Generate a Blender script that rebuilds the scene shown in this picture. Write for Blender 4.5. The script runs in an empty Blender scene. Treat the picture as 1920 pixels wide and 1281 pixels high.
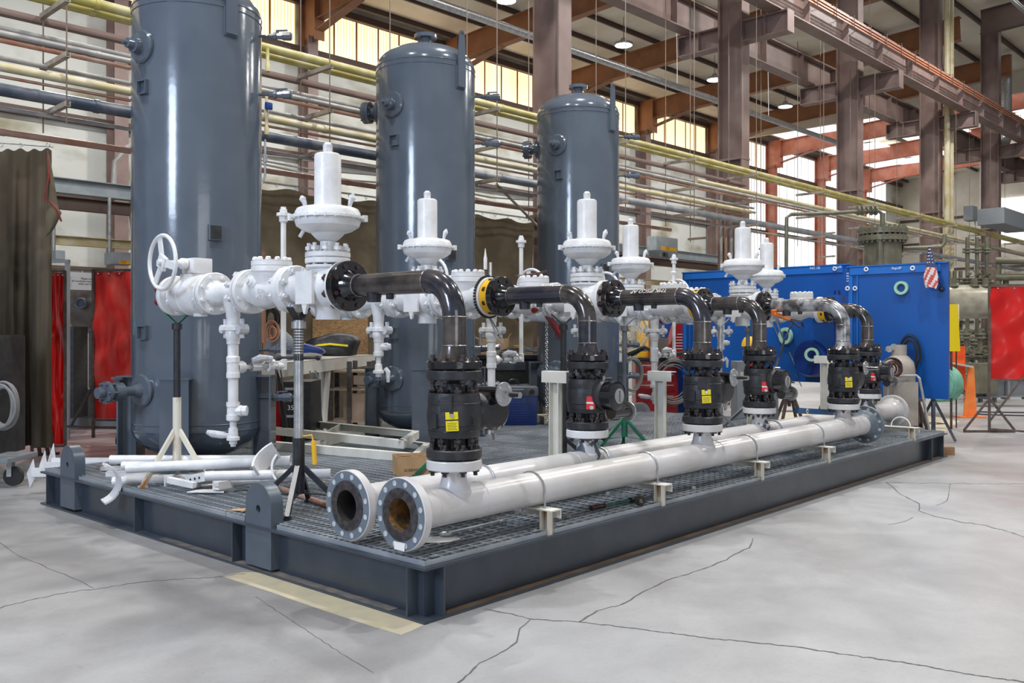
import bpy, bmesh, math, random
from mathutils import Vector, Matrix
PI = math.pi
random.seed(7)
SC = bpy.context.scene
COL = SC.collection
# ---------------------------------------------------------------- camera
FPX, CX, HY, CH = 1699.0, 960.0, 628.0, 1.6          # focal length and horizon in photo pixels, eye height in metres
CAM = Vector((-3.38961, -3.69587, CH))
RIGHT = Vector((0.66845668, -0.74375108, 0)); FWD = Vector((0.74375108, 0.66845668, 0))
cd = bpy.data.cameras.new('camera'); cam = bpy.data.objects.new('camera', cd); COL.objects.link(cam)
cam.location = CAM; cam.rotation_euler = (PI/2, 0, math.atan2(-FWD.x, FWD.y))
cd.sensor_width = 36; cd.lens = FPX/1920*36; cd.shift_y = -(640.5-HY)/1920; cd.clip_start = .05; cd.clip_end = 400
SC.camera = cam
SC.view_settings.view_transform = 'Standard'; SC.view_settings.look = 'None'
SC.view_settings.exposure = -0.3; SC.view_settings.gamma = 1; SC.view_settings.use_curve_mapping = False
# the building stands turned by two degrees to the skid
AL = -math.radians(2.04)
def BV(x, y, z=0):
    v = Matrix.Rotation(AL, 3, 'Z') @ Vector((x, y, 0)); return Vector((v.x, v.y, z))
def ray(px, py):
    return RIGHT*((px-CX)/FPX) + FWD + Vector((0, 0, -(py-HY)/FPX))
def U(px, py, X=None, Y=None, Z=None, D=None):      # where the line of sight through a photo pixel meets a plane of the place
    d = ray(px, py)
    t = (X-CAM.x)/d.x if X is not None else (Y-CAM.y)/d.y if Y is not None else (Z-CAM.z)/d.z if Z is not None else D
    return CAM + d*t
def UB(px, py, X=None, Y=None, Z=None, D=None):     # the same in the building's own frame
    R = Matrix.Rotation(-AL, 3, 'Z'); d = R @ ray(px, py); c = R @ CAM
    t = (X-c.x)/d.x if X is not None else (Y-c.y)/d.y if Y is not None else (Z-c.z)/d.z if Z is not None else D
    return c + d*t
# ---------------------------------------------------------------- sky and lamps
w = bpy.data.worlds.new('world'); SC.world = w; w.use_nodes = True
bg = w.node_tree.nodes['Background']; bg.inputs[0].default_value = (.93, .96, 1.0, 1); bg.inputs[1].default_value = WORLD_STRENGTH = .5
def area(name, loc, size, energy, color, direction=(0, 0, -1), size_y=None, shape='DISK'):
    l = bpy.data.lights.new(name, 'AREA'); l.shape = shape; l.size = size
    if size_y: l.size_y = size_y
    l.energy = energy; l.color = color
    o = bpy.data.objects.new(name, l); COL.objects.link(o); o.location = loc
    o.rotation_euler = Vector(direction).to_track_quat('-Z', 'Y').to_euler(); return o
HB = [(x, 15.8) for x in (4.7, 10.8, 16.8, 22.8, 28.9, 34.9)] + [(x, y) for y in (-2.5, 3.2) for x in (-3, 6, 15, 24)]  # both rows over the near bay are assumed lamps, out of view
for hx, hy in HB:
    area('high_bay_lamp', BV(hx, hy, 11.86), .5, 640, (1.0, .985, .96))
# added lamp for an assumed window, none built, on the left behind the camera
wp = CAM + RIGHT*-8.2 + FWD*-2.6
area('window_daylight', (wp.x, wp.y, 6.0), 2.6, 1000, (.64, .77, 1.0), (Vector((2.5, 4.6, 2.2)) - Vector((wp.x, wp.y, 6.0))), 3.6, 'RECTANGLE')
wp2 = CAM + RIGHT*7 + FWD*-9
area('bay_door_daylight', (wp2.x, wp2.y, 3.4), 7, 400, (.93, .96, 1.0), (Vector((2.5, 3, 1)) - Vector((wp2.x, wp2.y, 3.4))), 5, 'RECTANGLE')  # added fill lamp behind the camera, no door stands there
# ---------------------------------------------------------------- materials
MT = {}
def mat(n, c, r=.5, m=0, c2=None, sc=6, bump=0, bsc=40, spec=.5, coat=0, lo=.42, hi=.62, stretch=None, det=4, emit=None, es=0, trans=0):
    M = bpy.data.materials.new(n); M.use_nodes = True; t = M.node_tree; N = t.nodes; L = t.links; b = N['Principled BSDF']
    c = tuple(c)+(1,); b.inputs['Base Color'].default_value = c
    b.inputs['Roughness'].default_value = r; b.inputs['Metallic'].default_value = m
    b.inputs['Specular IOR Level'].default_value = spec; b.inputs['Coat Weight'].default_value = coat
    if emit: b.inputs['Emission Color'].default_value = tuple(emit)+(1,); b.inputs['Emission Strength'].default_value = es
    if trans: b.inputs['Transmission Weight'].default_value = trans
    if c2 or bump:
        tc = N.new('ShaderNodeTexCoord'); mp = N.new('ShaderNodeMapping'); L.new(tc.outputs['Object'], mp.inputs[0])
        if stretch: mp.inputs['Scale'].default_value = stretch
    if c2:
        no = N.new('ShaderNodeTexNoise'); no.inputs['Scale'].default_value = sc; no.inputs['Detail'].default_value = det; L.new(mp.outputs[0], no.inputs[0])
        cr = N.new('ShaderNodeValToRGB'); cr.color_ramp.elements[0].position = lo; cr.color_ramp.elements[1].position = hi
        cr.color_ramp.elements[0].color = c; cr.color_ramp.elements[1].color = tuple(c2)+(1,)
        L.new(no.outputs[0], cr.inputs[0]); L.new(cr.outputs[0], b.inputs['Base Color'])
    if bump:
        nb = N.new('ShaderNodeTexNoise'); nb.inputs['Scale'].default_value = bsc; nb.inputs['Detail'].default_value = 3; L.new(mp.outputs[0], nb.inputs[0])
        bp = N.new('ShaderNodeBump'); bp.inputs['Strength'].default_value = bump; bp.inputs['Distance'].default_value = .02
        L.new(nb.outputs[0], bp.inputs['Height']); L.new(bp.outputs[0], b.inputs['Normal'])
    MT[n] = M; return M
mat('tank', (.080, .101, .132), .17, 0, (.09, .112, .145), 3, .05, 14, .6, .25)
mat('skid', (.038, .05, .068), .28, 0, (.048, .06, .08), 5, .04, 20, .5, .1)
mat('skid_dust', (.085, .09, .10), .6, 0, (.16, .14, .125), 9)
mat('lug', (.075, .098, .125), .35, 0, (.088, .11, .14), 6)
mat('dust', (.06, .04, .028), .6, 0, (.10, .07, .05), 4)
mat('white', (.74, .745, .755), .34, 0, (.67, .675, .69), 9, .12, 60, .5, .1)
mat('white_rough', (.70, .71, .74), .5, 0, (.56, .57, .61), 25, .6, 120)
mat('cream', (.66, .65, .58), .4, 0, (.72, .71, .66), 6, .05, 40)
mat('cream_rust', (.66, .63, .54), .5, 0, (.34, .16, .06), 9, lo=.5, hi=.66, stretch=(1, 1, .3))
mat('header', (.62, .61, .625), .28, 0, (.52, .505, .495), 2.2, .05, 12, .5, .15, lo=.4, hi=.66)
mat('header_patch', (.72, .71, .72), .45, 0, (.085, .11, .14), 12, lo=.47, hi=.5)
mat('flange_face', (.12, .155, .195), .45, 0, (.15, .18, .215), 20)
mat('raised_face', (.05, .048, .055), .45, .6, (.10, .09, .09), 30)
mat('bore_rust', (.30, .15, .035), .8, 0, (.05, .03, .02), 7, .3, 30)
mat('bore_dark', (.018, .015, .014), .8)
mat('millpipe', (.028, .025, .027), .2, .3, (.15, .125, .115), 5, .08, 30, .6, .5, lo=.42, hi=.75, det=8)
mat('millpipe_blue', (.022, .026, .042), .17, .35, (.12, .10, .10), 4, .06, 30, .6, .5, lo=.45, hi=.78, det=8)
mat('millpipe_grey', (.07, .065, .065), .22, .3, (.52, .52, .54), 7, .05, 30, .6, .4, lo=.38, hi=.6)
mat('weld', (.30, .29, .27), .35, .6, (.1, .09, .08), 60)
mat('iron', (.018, .019, .024), .42, .1, (.03, .031, .037), 12, .12, 60)
mat('iron_gloss', (.008, .008, .012), .14, .1, None, 1, .05, 40, .6, .5)
mat('stud', (.03, .03, .034), .35, .6, (.11, .09, .09), 40)
mat('stud_rust', (.06, .028, .026), .5, .4, (.13, .07, .06), 40)
mat('galv', (.42, .44, .46), .32, .75, (.56, .57, .58), 14, lo=.4, hi=.6)
mat('galv_dull', (.36, .37, .38), .45, .5, (.5, .5, .5), 9)
mat('chrome', (.62, .64, .66), .15, 1)
mat('grating', (.30, .335, .37), .35, .3, (.40, .43, .47), 3)
mat('deck_under', (.02, .022, .027), .6)  # near black tone standing in for the shade below the deck
mat('brown_steel', (.19, .125, .11), .5, 0, (.25, .18, .16), 2.2, lo=.35, hi=.7)
mat('brown_dark', (.095, .058, .046), .6, 0, (.10, .065, .055), 3)
mat('orange_steel', (.30, .13, .055), .55, 0, (.24, .105, .055), 2)  # on haunches and rafters the orange holds the warm window glow
mat('red_steel', (.42, .13, .075), .55, 0, (.5, .2, .13), 2)
mat('yellow_pipe', (.42, .36, .10), .4, 0, (.55, .50, .27), 3)
mat('cream_pipe', (.52, .44, .24), .45, 0, (.60, .54, .38), 4)
mat('grey_pipe', (.33, .32, .31), .45, .2, (.46, .44, .41), 4)
mat('copper_pipe', (.36, .15, .085), .4, .2, (.48, .36, .30), 4, lo=.3, hi=.8)
mat('blue_pipe', (.055, .07, .10), .35, 0, (.13, .14, .16), 3)
mat('bluegrey_pipe', (.23, .25, .28), .45, .1, (.34, .34, .35), 3)
mat('strut', (.30, .26, .21), .55, .2, (.42, .37, .30), 7)
mat('rod', (.20, .15, .12), .5, .4)
mat('canvas', (.125, .10, .066), .9, 0, (.17, .14, .095), 1.6, .1, 8, .1)
mat('canvas_dark', (.045, .036, .026), .95, 0, (.12, .097, .07), 1.1, .2, 5, .1, stretch=(1, 1, .35))
mat('canvas_red', (.28, .02, .015), .7, 0, (.18, .05, .04), 6)
mat('red_vinyl', (.62, .008, .006), .3, 0, (.64, .022, .016), 3.2, .12, 3, .4, .1, lo=.5, hi=.75)
mat('red_vinyl_worn', (.50, .012, .010), .42, 0, (.54, .06, .045), 6, .35, 7, .5, .1, lo=.45, hi=.7, stretch=(1, 1, .35))
mat('frame_dark', (.06, .05, .048), .5, .3, (.10, .08, .07), 12)
mat('rusty_steel', (.11, .08, .07), .5, .3, (.15, .115, .10), 12)
mat('blue_paint', (.003, .085, .37), .38, 0, (.004, .075, .32), 1.5)
mat('blue_dark', (.003, .022, .16), .4, 0, (.004, .04, .22), 3)
mat('blue_label', (.01, .14, .52), .4)
mat('blue_level', (.01, .09, .24), .35)
mat('mint', (.34, .58, .44), .6)
mat('mint_hose', (.16, .42, .32), .5, 0, (.22, .5, .38), 9)
mat('orange_paint', (.85, .12, .012), .45, 0, (.72, .08, .01), 5)
mat('orange_light', (.9, .28, .06), .45, 0, (.82, .2, .04), 5)
mat('red_paint', (.36, .01, .014), .35, 0, (.42, .02, .02), 4)
mat('red_tool', (.30, .004, .008), .3, 0, (.22, .003, .006), 4, coat=.3)
mat('black_plastic', (.012, .012, .014), .5, 0, (.025, .025, .028), 12)
mat('black_paint', (.015, .017, .022), .3, .1, (.03, .032, .04), 12)
mat('rubber', (.02, .019, .019), .7)
mat('yellow_tag', (.80, .66, .01), .4)
mat('yellow', (.85, .48, .02), .4)
mat('red_tag', (.70, .02, .03), .4)
mat('white_paint', (.80, .80, .80), .5)
mat('ink', (.02, .02, .02), .5)
mat('ink_red', (.6, .03, .02), .5)
mat('cardboard', (.44, .27, .13), .75, 0, (.50, .32, .17), 6)
mat('osb', (.22, .12, .045), .8, 0, (.42, .25, .11), 22, lo=.35, hi=.7, stretch=(1, 1, 2.4))
mat('wood', (.36, .22, .12), .7, 0, (.28, .17, .09), 8)
mat('green_paint', (.012, .16, .085), .4, 0, (.03, .10, .07), 10)
mat('olive', (.115, .11, .075), .35, 0, (.15, .145, .10), 4)
mat('olive_light', (.30, .28, .21), .25, .2, (.42, .40, .32), 3)
mat('grey_box', (.30, .34, .36), .45, 0, (.36, .40, .42), 5)
mat('unit_grey', (.20, .22, .24), .5)
mat('grey_vessel', (.12, .10, .09), .35, .3, (.20, .175, .16), 3)
mat('propane', (.34, .30, .27), .45, 0, (.42, .38, .34), 4)
mat('tan_wall', (.62, .56, .46), .7, 0, (.72, .70, .64), .5, lo=.35, hi=.65)
mat('rope_wire', (.25, .26, .26), .4, .4)
mat('hose_black', (.02, .02, .022), .5)
mat('hose_grey', (.20, .20, .20), .5)
mat('hose_copper', (.55, .30, .20), .4, .3)
mat('lamp_glass', (.9, .95, .95), .3, emit=(.93, 1, .97), es=22)
mat('red_led', (.6, .01, .01), .4, emit=(1, .03, .03), es=2.2)
mat('blue_led', (.1, .4, .7), .4, emit=(.1, .5, .9), es=1.0)
lp = mat('lit_panel', (.9, .8, .6), .6, emit=(1, .72, .34), es=1.9)
_t = lp.node_tree; _w = _t.nodes.new('ShaderNodeTexWave'); _w.inputs['Scale'].default_value = 2.6; _w.inputs['Distortion'].default_value = .3; _r = _t.nodes.new('ShaderNodeValToRGB'); _c = _t.nodes.new('ShaderNodeTexCoord')
_t.links.new(_c.outputs['Object'], _w.inputs[0]); _t.links.new(_w.outputs[0], _r.inputs[0]); _t.links.new(_r.outputs[0], _t.nodes['Principled BSDF'].inputs['Emission Color'])
_r.color_ramp.elements[0].color = (.85, .42, .12, 1); _r.color_ramp.elements[0].position = .0; _r.color_ramp.elements[1].color = (1, .80, .50, 1); _r.color_ramp.elements[1].position = .35
mat('sky_panel', (.9, .9, .9), .6, emit=(.95, .98, 1), es=1.7)
mat('flag_white', (.75, .68, .66), .8); mat('flag_red', (.55, .10, .10), .8); mat('flag_blue', (.06, .08, .18), .8)
mat('fan_cage', (.62, .56, .42), .45)
mat('plywood', (.30, .22, .16), .8, 0, (.36, .28, .21), 5)
mat('yellow_floor', (.50, .45, .31), .6, 0, (.42, .385, .30), 7, .05, 20, lo=.4, hi=.7)
# ---------------------------------------------------------------- mesh helpers
def axm(p, d):
    d = Vector(d).normalized(); q = d.to_track_quat('Z', 'Y'); return Matrix.Translation(Vector(p)) @ q.to_matrix().to_4x4()
class MB:
    def __init__(s): s.bm = bmesh.new(); s.mi = 0
    def box(s, c, sz, rz=0, R=None, bev=0):
        m = Matrix.Translation(Vector(c)) @ (R.to_4x4() if R else Matrix.Rotation(rz, 4, 'Z')) @ Matrix.Diagonal((sz[0], sz[1], sz[2], 1))
        r = bmesh.ops.create_cube(s.bm, size=1, matrix=m); fs = {f for v in r['verts'] for f in v.link_faces}
        for f in fs: f.material_index = s.mi
        if bev: bmesh.ops.bevel(s.bm, geom=list({e for f in fs for e in f.edges}), offset=bev, segments=2, affect='EDGES', profile=.7)
        return s
    def bar(s, a, b, w, h, up=(0, 0, 1)):        # a box from point a to point b
        a = Vector(a); b = Vector(b); d = b-a; L = d.length; x = d.normalized(); u = Vector(up)
        y = u.cross(x); y = y.normalized() if y.length > 1e-4 else Vector((0, 1, 0)).cross(x).normalized(); z = x.cross(y)
        return s.box((a+b)/2, (L, w, h), R=Matrix((x, y, z)).transposed())
    def lathe(s, prof, p=(0, 0, 0), d=(0, 0, 1), n=28, closed=False, phase=0):   # prof: (radius, height along d)
        M = axm(p, d); rings = []
        for r, h in prof:
            if r < 1e-5: rings.append([s.bm.verts.new(M @ Vector((0, 0, h)))])
            else: rings.append([s.bm.verts.new(M @ Vector((r*math.cos(2*PI*(k+phase)/n), r*math.sin(2*PI*(k+phase)/n), h))) for k in range(n)])
        pr = list(zip(rings, rings[1:])) + ([(rings[-1], rings[0])] if closed else [])
        for A, B in pr:
            for k in range(n):
                k2 = (k+1) % n
                q = [A[k % len(A)], A[k2 % len(A)], B[k2 % len(B)], B[k % len(B)]]
                q = [v for i, v in enumerate(q) if v not in q[:i]]
                if len(q) > 2:
                    try: s.bm.faces.new(q).material_index = s.mi
                    except ValueError: pass
        return s
    def cyl(s, a, b, r, r2=None, n=20, cap=True):
        a = Vector(a); b = Vector(b); h = (b-a).length; r2 = r if r2 is None else r2
        return s.lathe(([(0, 0)] if cap else [])+[(r, 0), (r2, h)]+([(0, h)] if cap else []), a, b-a, n)
    def pipe(s, a, b, ro, ri, n=24):              # an open pipe with wall thickness
        h = (Vector(b)-Vector(a)).length
        return s.lathe([(ri, 0), (ro, 0), (ro, h), (ri, h)], a, Vector(b)-Vector(a), n, True)
    def disc(s, p, d, ro, t, ri=0, n=32):         # a ring or disc of thickness t centred on p
        d = Vector(d).normalized(); p = Vector(p)-d*t/2; c = min(.006, t*.15)
        if ri: return s.lathe([(ri, 0), (ro-c, 0), (ro, c), (ro, t-c), (ro-c, t), (ri, t)], p, d, n, True)
        return s.lathe([(0, 0), (ro-c, 0), (ro, c), (ro, t-c), (ro-c, t), (0, t)], p, d, n)
    def tube(s, pts, r, n=10, cyc=False):
        pts = [Vector(p) for p in pts]; N = len(pts); rings = []; u = None
        for i, p in enumerate(pts):
            t = (pts[(i+1) % N]-pts[i-1]) if cyc else pts[min(i+1, N-1)]-pts[max(i-1, 0)]
            t.normalize()
            if u is None: u = t.orthogonal().normalized()
            u = (u - t*u.dot(t)); u = u.normalized() if u.length > 1e-5 else t.orthogonal().normalized(); v = t.cross(u)
            rr = r[i] if isinstance(r, (list, tuple)) else r
            rings.append([s.bm.verts.new(p + (u*math.cos(2*PI*k/n)+v*math.sin(2*PI*k/n))*rr) for k in range(n)])
        for A, B in list(zip(rings, rings[1:])) + ([(rings[-1], rings[0])] if cyc else []):
            for k in range(n): s.bm.faces.new((A[k], A[(k+1) % n], B[(k+1) % n], B[k])).material_index = s.mi
        if not cyc:
            s.bm.faces.new(rings[0][::-1]).material_index = s.mi; s.bm.faces.new(rings[-1]).material_index = s.mi
        return s
    def torus(s, p, d, R, r, n=36, m=10, a0=0, a1=None):
        M = axm(p, d)
        if a1 is None: return s.tube([M @ Vector((R*math.cos(2*PI*k/n), R*math.sin(2*PI*k/n), 0)) for k in range(n)], r, m, True)
        return s.tube([M @ Vector((R*math.cos(a0+(a1-a0)*k/n), R*math.sin(a0+(a1-a0)*k/n), 0)) for k in range(n+1)], r, m)
    def prism(s, poly, M, t):                     # a polygon in the local xy plane, extruded by t along local z
        A = [s.bm.verts.new(M @ Vector((x, y, 0))) for x, y in poly]; B = [s.bm.verts.new(M @ Vector((x, y, t))) for x, y in poly]
        s.bm.faces.new(A[::-1]).material_index = s.mi; s.bm.faces.new(B).material_index = s.mi; n = len(poly)
        for k in range(n): s.bm.faces.new((A[k], A[(k+1) % n], B[(k+1) % n], B[k])).material_index = s.mi
        return s
    def ibeam(s, a, b, dep, wid, tw=.01, tf=.014, up=(0, 0, 1)):
        a = Vector(a); b = Vector(b); u = Vector(up).normalized()
        s.bar(a, b, tw, dep-2*tf, up); s.bar(a+u*(dep-tf)/2, b+u*(dep-tf)/2, wid, tf, up); s.bar(a-u*(dep-tf)/2, b-u*(dep-tf)/2, wid, tf, up); return s
    def chan(s, a, b, w, h, t=.006, up=(0, 0, 1), side=1):    # channel: web plus two flanges along 'up'
        a = Vector(a); b = Vector(b); u = Vector(up).normalized(); x = (b-a).normalized(); y = u.cross(x).normalized()
        s.bar(a, b, w, t, up)
        for q in (-1, 1): s.bar(a+y*q*(w-t)/2+u*side*h/2, b+y*q*(w-t)/2+u*side*h/2, t, h, up)
        return s
    def ang(s, a, b, w, t=.006, up=(0, 0, 1)):
        a = Vector(a); b = Vector(b); u = Vector(up).normalized(); x = (b-a).normalized(); y = u.cross(x).normalized()
        s.bar(a, b, w, t, up); s.bar(a+y*w/2-u*w/2, b+y*w/2-u*w/2, t, w, up); return s
    def sheet(s, grid):                           # grid of points -> quads
        V = [[s.bm.verts.new(Vector(p)) for p in row] for row in grid]
        for i in range(len(V)-1):
            for j in range(len(V[0])-1): s.bm.faces.new((V[i][j], V[i+1][j], V[i+1][j+1], V[i][j+1])).material_index = s.mi
        return s
    def flat(s, pts): s.bm.faces.new([s.bm.verts.new(Vector(p)) for p in pts]).material_index = s.mi; return s
    def mesh(s, name, mats, smooth=35):
        bmesh.ops.recalc_face_normals(s.bm, faces=s.bm.faces)
        me = bpy.data.meshes.new(name); s.bm.to_mesh(me); s.bm.free()
        for m in ([mats] if isinstance(mats, str) else mats): me.materials.append(MT[m])
        if smooth:
            me.shade_smooth(); me.set_sharp_from_angle(angle=math.radians(smooth))
        return me
    def obj(s, name, mats, parent=None, smooth=35, label=None):
        return place(name, s.mesh(name, mats, smooth), parent, label)
def place(name, me, parent=None, label=None, M=None):
    o = bpy.data.objects.new(name, me); COL.objects.link(o); o.parent = parent
    if M is not None: o.matrix_local = M
    if label: o['label'] = label
    return o
def tag(o, label, cat, group=None, kind=None):
    if label: o['label'] = label
    if cat: o['category'] = cat
    if group: o['group'] = group
    if kind: o['kind'] = kind
    return o
def thing(name, label, cat, loc=(0, 0, 0), rz=0, group=None):
    o = bpy.data.objects.new(name, None); COL.objects.link(o); o.location = loc; o.rotation_euler = (0, 0, rz); o.empty_display_size = .1
    return tag(o, label, cat, group)
def dup(t, loc=None, rz=None, label=None, name=None):
    def cp(o, par):
        c = o.copy(); COL.objects.link(c); c.parent = par
        for ch in list(o.children): cp(ch, c)
        return c
    r = cp(t, None)
    if loc is not None: r.location = loc
    if rz is not None: r.rotation_euler = (0, 0, rz)
    if label: r['label'] = label
    return r
def struct(o): o['kind'] = 'structure'; return o
def studmesh(L, r=.013, m='stud', name='stud_bolt', heads=True):
    b = MB(); b.cyl((0, 0, -L/2), (0, 0, L/2), r, n=8)
    if heads:
        for q in (-1, 1): b.lathe([(0, 0), (r*1.95, 0), (r*1.95, r*1.7), (0, r*1.7)], (0, 0, q*(L/2-r*2.6)-(r*.85)), (0, 0, 1), 6)
    return b.mesh(name, m, 30)
SMC = {}
def studs(par, c, d, R, n, L, r=.013, m='stud', ph=.5, skip=()):
    k = (round(L, 3), r, m)
    if k not in SMC: SMC[k] = studmesh(L, r, m)
    M = axm(c, d)
    for i in range(n):
        if i in skip: continue
        a = 2*PI*(i+ph)/n
        place('stud_bolt', SMC[k], par, M=M @ Matrix.Translation((R*math.cos(a), R*math.sin(a), 0)))
def text(name, s, size, M, m, parent=None, ext=.0006, al='CENTER', sx=1):
    c = bpy.data.curves.new(name, 'FONT'); c.body = s; c.size = size; c.extrude = ext; c.align_x = al; c.align_y = 'CENTER'; c.resolution_u = 2
    q = bpy.data.objects.new(name, c); COL.objects.link(q); bpy.context.view_layer.update()
    me = bpy.data.meshes.new_from_object(q.evaluated_get(bpy.context.evaluated_depsgraph_get())); bpy.data.objects.remove(q)
    me.materials.clear(); me.materials.append(MT[m])
    return place(name, me, parent, None, M @ Matrix.Diagonal((sx, 1, 1, 1)))
def face(p, nrm, up=(0, 0, 1)):                   # frame whose local z looks along nrm and local y up
    z = Vector(nrm).normalized(); x = Vector(up).cross(z).normalized(); y = z.cross(x)
    m = Matrix((x, y, z)).transposed().to_4x4(); m.translation = Vector(p); return m
# ---------------------------------------------------------------- floor
fl = bpy.data.materials.new('concrete'); fl.use_nodes = True; MT['concrete'] = fl
t_ = fl.node_tree; N_ = t_.nodes; L_ = t_.links; B_ = N_['Principled BSDF']
tc_ = N_.new('ShaderNodeTexCoord')
def noise_(sc, det=6, rough=.6, stretch=None, dist=0):
    n = N_.new('ShaderNodeTexNoise'); n.inputs['Scale'].default_value = sc; n.inputs['Detail'].default_value = det; n.inputs['Roughness'].default_value = rough; n.inputs['Distortion'].default_value = dist
    if stretch:
        mp = N_.new('ShaderNodeMapping'); mp.inputs['Scale'].default_value = stretch; L_.new(tc_.outputs['Object'], mp.inputs[0]); L_.new(mp.outputs[0], n.inputs[0])
    else: L_.new(tc_.outputs['Object'], n.inputs[0])
    return n
def ramp_(src, a, b, ca, cb):
    r = N_.new('ShaderNodeValToRGB'); r.color_ramp.elements[0].position = a; r.color_ramp.elements[1].position = b
    r.color_ramp.elements[0].color = tuple(ca)+(1,); r.color_ramp.elements[1].color = tuple(cb)+(1,); L_.new(src, r.inputs[0]); return r
def mix_(a, b, fac, mode='MULTIPLY'):
    m = N_.new('ShaderNodeMix'); m.data_type = 'RGBA'; m.blend_type = mode; L_.new(a, m.inputs[6]); L_.new(b, m.inputs[7])
    if isinstance(fac, float): m.inputs[0].default_value = fac
    else: L_.new(fac, m.inputs[0])
    return m
big = ramp_(noise_(.28, 4).outputs[0], .38, .62, (.245, .236, .234), (.385, .388, .395))
med = ramp_(noise_(2.3, 8, .7, None, .6).outputs[0], .3, .62, (.80, .79, .80), (1, 1, 1))
fin = ramp_(noise_(38, 4, .7).outputs[0], .3, .5, (.86, .86, .86), (1, 1, 1))
spk = ramp_(noise_(9, 10, .8, (1, .35, 1)).outputs[0], .615, .66, (1, 1, 1), (.66, .66, .67))
m1 = mix_(big.outputs[0], med.outputs[0], .8); m2 = mix_(m1.outputs[2], fin.outputs[0], .7); m3 = mix_(m2.outputs[2], spk.outputs[0], .5)
L_.new(m3.outputs[2], B_.inputs['Base Color'])
rr_ = ramp_(noise_(1.4, 5).outputs[0], .35, .7, (.34,)*3, (.55,)*3); L_.new(rr_.outputs[0], B_.inputs['Roughness'])
bp_ = N_.new('ShaderNodeBump'); bp_.inputs['Strength'].default_value = .15; bp_.inputs['Distance'].default_value = .01
L_.new(noise_(14, 6).outputs[0], bp_.inputs['Height']); L_.new(bp_.outputs[0], B_.inputs['Normal'])
mat('crack', (.10, .095, .095), .9)
mat('red_floor', (.30, .17, .17), .45, 0, (.40, .34, .35), .8, lo=.4, hi=.7)
g = MB(); g.box((25, 5, -.1), (110, 60, .2)); floor = struct(g.obj('floor', 'concrete', smooth=0))
def crack(pts, w):
    b = MB(); P = []
    for (x0, y0), (x1, y1) in zip(pts, pts[1:]):
        n = max(2, int(math.hypot(x1-x0, y1-y0)/9))
        for k in range(n):
            f = k/n; P.append(U(x0+(x1-x0)*f+random.uniform(-1.3, 1.3), y0+(y1-y0)*f+random.uniform(-1.1, 1.1), Z=0))
    P.append(U(*pts[-1], Z=0))
    for a, c in zip(P, P[1:]):
        d = (c-a); d.z = 0; s = Vector((-d.y, d.x, 0)).normalized()*w*random.uniform(.5, 1.2)/2; z = Vector((0, 0, .0012))
        b.flat([a-s+z, c-s+z, c+s+z, a+s+z])
    b.obj('crack', 'crack', floor, 0)
crack([(908, 1143), (960, 1152), (1000, 1162), (1090, 1167), (1200, 1180), (1330, 1197), (1480, 1212), (1600, 1230), (1700, 1243), (1800, 1262), (1925, 1280)], .012)
crack([(995, 1163), (975, 1180), (968, 1205), (940, 1225), (900, 1243), (868, 1275), (850, 1290)], .011)
crack([(1085, 1167), (1120, 1145), (1165, 1135), (1215, 1105), (1260, 1085), (1290, 1078), (1362, 1050), (1375, 1040), (1405, 1027), (1412, 1010)], .012)
crack([(1662, 905), (1690, 928), (1722, 945), (1724, 958), (1745, 966), (1800, 979), (1850, 986), (1905, 1002), (1930, 1012)], .014)
crack([(1660, 905), (1780, 907), (1925, 907)], .012)
crack([(1782, 908), (1778, 925), (1776, 940), (1755, 948)], .008)
crack([(0, 1140), (60, 1125), (120, 1112), (200, 1102), (280, 1090), (400, 1083), (460, 1076)], .009)
crack([(0, 1018), (30, 1040), (90, 1065), (140, 1085), (176, 1104)], .006)
crack([(480, 1120), (540, 1160), (600, 1200), (700, 1262)], .004)
crack([(1665, 985), (1700, 978), (1712, 970)], .008)
def patch(name, pts, m, z=.0008, lab=None):
    b = MB(); b.flat([U(x, y, Z=0)+Vector((0, 0, z)) for x, y in pts]); o = b.obj(name, m, floor, 0)
    return o
patch('painted_patch', [(415, 1081), (455, 1073), (560, 1076), (700, 1110), (800, 1170), (772, 1183), (752, 1191), (700, 1176), (600, 1143), (500, 1108)], 'yellow_floor')
patch('painted_area', [(-60, 858), (30, 845), (110, 812), (180, 790), (330, 795), (420, 820), (330, 850), (60, 866), (-60, 885)], 'red_floor')
patch('painted_area', [(1440, 775), (1680, 768), (1800, 790), (1765, 815), (1700, 830), (1400, 800)], 'yellow_floor')
# ---------------------------------------------------------------- skid
SL, SW, ZT = 9.27, 5.345, .31
sk = thing('equipment_skid', 'long dark grey steel skid frame with grated deck under the tanks and pipework', 'steel skid')
FW = .17
def edge(name, a, b, wd):
    a = Vector(a); b = Vector(b); d = (b-a).normalized(); k = FW/2*wd; m = MB(); q = Vector((0, 0, (ZT-.016)/2))
    m.bar(a+q, b+q, FW, .016); m.bar(a-q, b-q, FW, .016); m.bar(a+d*k, b-d*k, .011, ZT-.032); return m.obj(name, 'skid', sk, 0)
edge('long_beam', (0, FW/2, ZT/2), (SL, FW/2, ZT/2), 1); edge('long_beam', (0, SW-FW/2, ZT/2), (SL, SW-FW/2, ZT/2), 1)
edge('end_beam', (FW/2, FW, ZT/2), (FW/2, SW-FW, ZT/2), -1); edge('end_beam', (SL-FW/2, FW, ZT/2), (SL-FW/2, SW-FW, ZT/2), -1)
for x in (1.14, 2.48, 4.1, 5.55, 7.0, 8.1):
    m = MB(); m.ibeam((x, FW, ZT/2), (x, SW-FW, ZT/2), ZT-.01, .12); m.obj('cross_beam', 'skid', sk, 0)
for y in (.148, 1.975, 3.44, 5.21):
    m = MB(); m.box((.041, y, ZT/2), (.078, .012, ZT-.034)); m.obj('stiffener', 'skid', sk, 0)
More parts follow.
